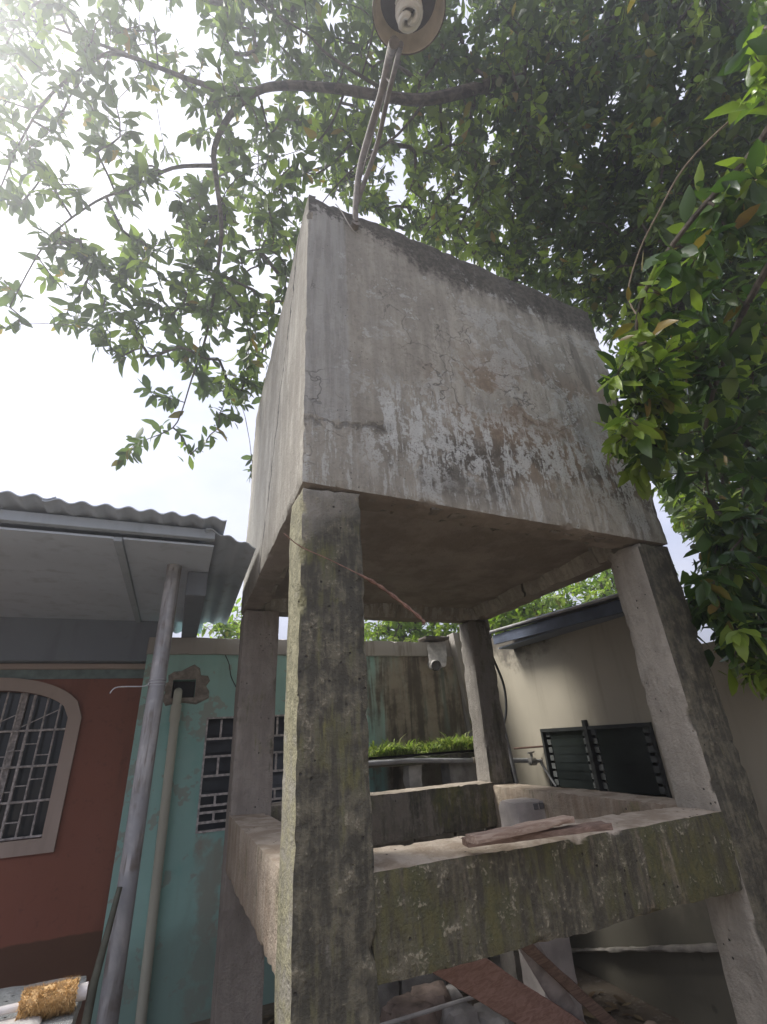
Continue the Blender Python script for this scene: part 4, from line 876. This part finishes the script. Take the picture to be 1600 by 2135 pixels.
for b_, r in ((br2, .032), (br3, .024), (br4, .02), (br5, .016), (br6, .014), (br7, .02), (br8, .09), (br9, .07), (br10, .06)):
    obj('branch', tube(b_, [max(.005, r*(1-.8*i/(len(b_)-1))) for i in range(len(b_))], 7), bark.m, tree, True)
PA = [(-80, -80), (660, -80), (650, 400), (430, 420), (250, 330), (0, 260), (-80, 250)]
PB = [(-80, 250), (250, 330), (430, 420), (420, 560), (200, 600), (100, 480), (-80, 480)]
PC = [(430, 330), (645, 390), (605, 600), (565, 830), (500, 900), (440, 830), (380, 800), (330, 700), (360, 560)]
PD = [(100, 480), (420, 560), (400, 740), (300, 760), (200, 740), (110, 670), (60, 560)]
PE = [(-60, 540), (45, 550), (50, 700), (-60, 720)]
PG = [(630, -90), (1700, -90), (1700, 1420), (1560, 1380), (1480, 1300), (1430, 1130), (1330, 950), (1260, 690), (1100, 590), (640, 400)]
tips = sample(PA, 270, 3.9, 6.2) + sample(PB, 60, 3.9, 5.2) + sample(PC, 165, 4.1, 6.0) + sample(PD, 74, 4.0, 4.9) + sample([(430, -80), (700, -80), (700, 410), (600, 560), (470, 420)], 150, 5.0, 7.0) + sample(PE, 8, 3.9, 4.6)
for q in ((250, 972), (268, 955), (290, 930), (330, 898), (398, 960), (425, 940), (382, 925), (455, 905), (490, 890), (330, 838), (300, 820), (360, 845), (470, 850), (515, 860), (420, 800), (540, 820)): tips.append(at(q[0], q[1]-12, random.uniform(4.2, 4.6)))
for q in ((527, 985), (522, 1000)): tips.append(at(q[0], q[1]-10, 6.2))
nleft = len(tips)
# right and behind: many layers, loosest where sky glints through
holes = [(1445, 1185, 38), (1480, 1300, 22), (1175, 310, 6), (700, 40, 14)]
def dens(x, y):
    for hx, hy, r in holes:
        if (x-hx)**2+((y-hy)*.8)**2 < (r+12)**2: return 0.0
    return .55 if x < 850 else 1.0
tips += sample(PG, 4600, 4.4, 7.6, dens, .8)
tips += sample([(930, 150), (1400, 60), (1420, 640), (1250, 660), (1000, 540)], 520, 4.9, 6.6, dens)
tips += sample([(600, -800), (2300, -800), (2300, 900), (1720, 1300), (1700, -90), (640, -90)], 420, 3.8, 7.5)
tips += sample([(1300, -90), (1700, -90), (1700, 1420), (1560, 1370), (1460, 1120), (1400, 700), (1300, 300)], 600, 3.7, 5.2, dens)
skel = [tuple(p) for p in limb+br2+br3+br4+br5+br6+br7+br8+br9+br10]
tw, dirs = grow(skel, tips)
tag(obj('twigs', tw, bark.m, tree, True), kind='stuff')
def lit_young_odds(t):
    p = pix(t); 
    return .2 if p[0] < 640 else (.55 if p[0] < 1080 and p[1] > 180 else .15)  # more yellow-green where sun strikes the crown; light put into leaf colour
La = leaves_for(tips[:nleft], dirs, (7, 11), .152, .12, .35, .35, 1.0, lit_young_odds)
Lb = leaves_for(tips[nleft:], {i-nleft: dirs[i] for i in dirs if i >= nleft}, (8, 12), .142, .12, .35, .35, 1.0, lit_young_odds)
L1 = [np.concatenate([a, b]) for a, b in zip(La, Lb)]
foliage(tree, L1, leafA, 300)

# nearer tree at the right edge: trunk out of frame, leafy boughs hang past the tank
tree2 = empty('leafy_tree', (2.75, -2.4, 0), 'glossy leaved tree hanging bright boughs in front of the right side of the tank', 'tree')
obj('trunk', tube(spline([(2.75, -2.4, -.32), (2.72, -2.35, 1.5), (2.7, -2.2, 3.0), (2.6, -1.9, 4.6)], 5), [.2-.1*i/15 for i in range(16)], 12), bark.m, tree2, True)
k1 = spline([(2.6, -1.9, 4.6), at(1680, 180, 2.2), at(1560, 330, 2.3), at(1450, 450, 2.4), at(1370, 560, 2.45), at(1330, 660, 2.5), at(1330, 780, 2.5), at(1320, 900, 2.5)], 4)
k2 = spline([(2.6, -1.9, 4.6), at(1700, 420, 2.5), at(1600, 560, 2.6), at(1520, 720, 2.7), at(1470, 900, 2.75), at(1480, 1040, 2.8)], 4)
k3 = spline([(2.6, -1.9, 4.6), at(1750, 700, 2.9), at(1640, 950, 3.1), at(1580, 1180, 3.2), at(1560, 1340, 3.25)], 4)
k4 = spline([(2.6, -1.9, 4.6), at(1640, 60, 2.2), at(1580, 60, 2.3), at(1555, 110, 2.35)], 4)
vine = spline([at(1620, 190, 2.7), at(1530, 245, 2.75), at(1430, 345, 2.8), at(1375, 440, 2.85), at(1335, 520, 2.9), at(1310, 610, 2.85), at(1330, 660, 2.6)], 4)
for b_, r in ((k1, .022), (k2, .03), (k3, .03), (k4, .012)): obj('branch', tube(b_, [max(.004, r*(1-.82*i/(len(b_)-1))) for i in range(len(b_))], 7), bark.m, tree2, True)
obj('branch', tube(vine, [.0075-.003*i/len(vine) for i in range(len(vine))], 6), plain('pale_stem', (.22, .17, .12), .85), tree2, True)
t2 = []
t2 += sample([(1600, 300), (1660, 420), (1500, 560), (1400, 700), (1420, 900), (1330, 1000), (1270, 930), (1262, 850), (1262, 720), (1330, 620), (1480, 420)], 90, 2.25, 2.85)
t2 += sample([(1500, 560), (1700, 400), (1700, 1300), (1600, 1330), (1480, 1130), (1330, 1010), (1420, 900), (1400, 720)], 200, 2.6, 3.7, dens)
t2 += sample([(1530, 90), (1700, 20), (1700, 300), (1580, 190)], 16, 2.1, 2.6)
t2 += sample([(1440, 1100), (1700, 1000), (1700, 1420), (1530, 1400), (1470, 1300)], 95, 2.35, 3.6, dens)
t2 += sample([(1402, 1140), (1500, 1120), (1530, 1340), (1455, 1330)], 80, 2.6, 3.5, dens)
t2 += sample([(1500, 1390), (1700, 1380), (1700, 1430), (1510, 1430)], 8, 2.5, 2.8)
tw, dirs = grow([tuple(p) for p in k1+k2+k3+k4], t2)
tag(obj('twigs', tw, bark.m, tree2, True), kind='stuff')
L2 = leaves_for(t2, dirs, (8, 12), .15, .2, .45, .4, 1.0, lambda t: .6 if pix(t)[0] < 1400 or pix(t)[1] < 420 or pix(t)[1] > 1360 else .12)  # sunlit bough ends get the pale lime tint, brightness carried by colour
foliage(tree2, L2, leafB, 300)

# sunlit trees beyond the walls
def far_tree(x, y, h, rx, rz_, n, label, name='garden_tree', sz=.16):
    t = empty(name, (x, y, 0), label, 'tree', 'sunlit trees beyond the walls')
    obj('trunk', tube([(x, y, -.32), (x+.1, y, h*.4), (x, y+.1, h*.75)], [.16, .12, .06], 9), bark.m, t, True)
    pts = []
    while len(pts) < n:
        v = rng.normal(0, 1, 3); v /= np.linalg.norm(v); r = rng.random()**.45; p = np.array([x, y, h])+v*r*np.array([rx, rx, rz_])*(1+.35*mn.noise(Vector(v*2.2)+Vector((x, y, 0))))
        if p[2] > .8: pts.append(p)
    sk = [(x+.1*math.sin(k), y, h*.3+h*.6*k/12) for k in range(13)]; tw, dr = grow(sk, pts)
    tag(obj('twigs', tw, bark.m, t, True), kind='stuff')
    L = leaves_for(pts, dr, (6, 9), sz, .3); foliage(t, L, leafC, 40)
far_tree(3.9, 7.0, 3.75, 1.5, 1.3, 700, 'rounded bright green tree seen between the tank and the parapet')
far_tree(5.9, 5.9, 3.7, 1.3, 1.1, 600, 'bright yellow green tree rising above the cream outbuilding roof')
far_tree(7.6, 5.0, 4.0, 1.2, 1.2, 420, 'taller green tree behind the cream outbuilding beside the pale column')
far_tree(.3, 7.2, 3.4, .8, .8, 110, 'small leafy treetop showing over the teal annex parapet')

# fallen leaves on the yard under the trees
nL = 700; Bp = np.c_[rng.uniform(-.6, 3.2, nL), rng.uniform(.1, 3.1, nL), np.zeros(nL)]; keep = ~((Bp[:, 0] > 2.85) | ((Bp[:, 1] > 2.5) & (Bp[:, 0] > .9))); Bp = Bp[keep]; nL = len(Bp)
Bp[:, 2] = [0.02*mn.noise(Vector(((x-1)*1.3, (y-1.5)*1.3, 0)))-.208+random.uniform(0, .012) for x, y, z in Bp]
an = rng.uniform(0, 6.28, nL); ln = rng.uniform(.06, .13, nL)
LL = [Bp, np.c_[np.cos(an)*ln, np.sin(an)*ln, rng.normal(0, .012, nL)], np.c_[-np.sin(an)*ln, np.cos(an)*ln, rng.normal(0, .015, nL)], np.c_[np.zeros(nL), np.zeros(nL), ln], rng.integers(0, 4, nL), np.c_[rng.random(nL), rng.random(nL)**2, np.zeros(nL), np.ones(nL)]]
lo_ = link('leaf_litter', leaf_mesh('leaf_litter', LL, np.arange(nL)), leaf_mat('dry_leaf', (.10, .065, .04), (.22, .15, .09), .15, .7, (.30, .24, .15)))
tag(lo_, 'dry brown fallen leaves scattered on the yard under the tower', 'leaf litter', kind='stuff')

# ------------------------------------------------------------------ back-lit haze volume, added to stand in for lens glare
hz = box(-310, 312, -310, 313, -1.1, 13.6)
hm = bpy.data.materials.new('lens_veil_haze'); hm.use_nodes = True; ht = hm.node_tree; ht.nodes.clear()
pv_ = ht.nodes.new('ShaderNodeVolumePrincipled'); pv_.inputs['Color'].default_value = (.93, .95, 1, 1); pv_.inputs['Density'].default_value = 0.017; pv_.inputs['Anisotropy'].default_value = 0.78
ho = ht.nodes.new('ShaderNodeOutputMaterial'); ht.links.new(pv_.outputs[0], ho.inputs['Volume'])
tag(obj('haze', hz, hm), 'thin pale haze volume added over the whole yard for the milky lens veil', 'haze', kind='stuff')
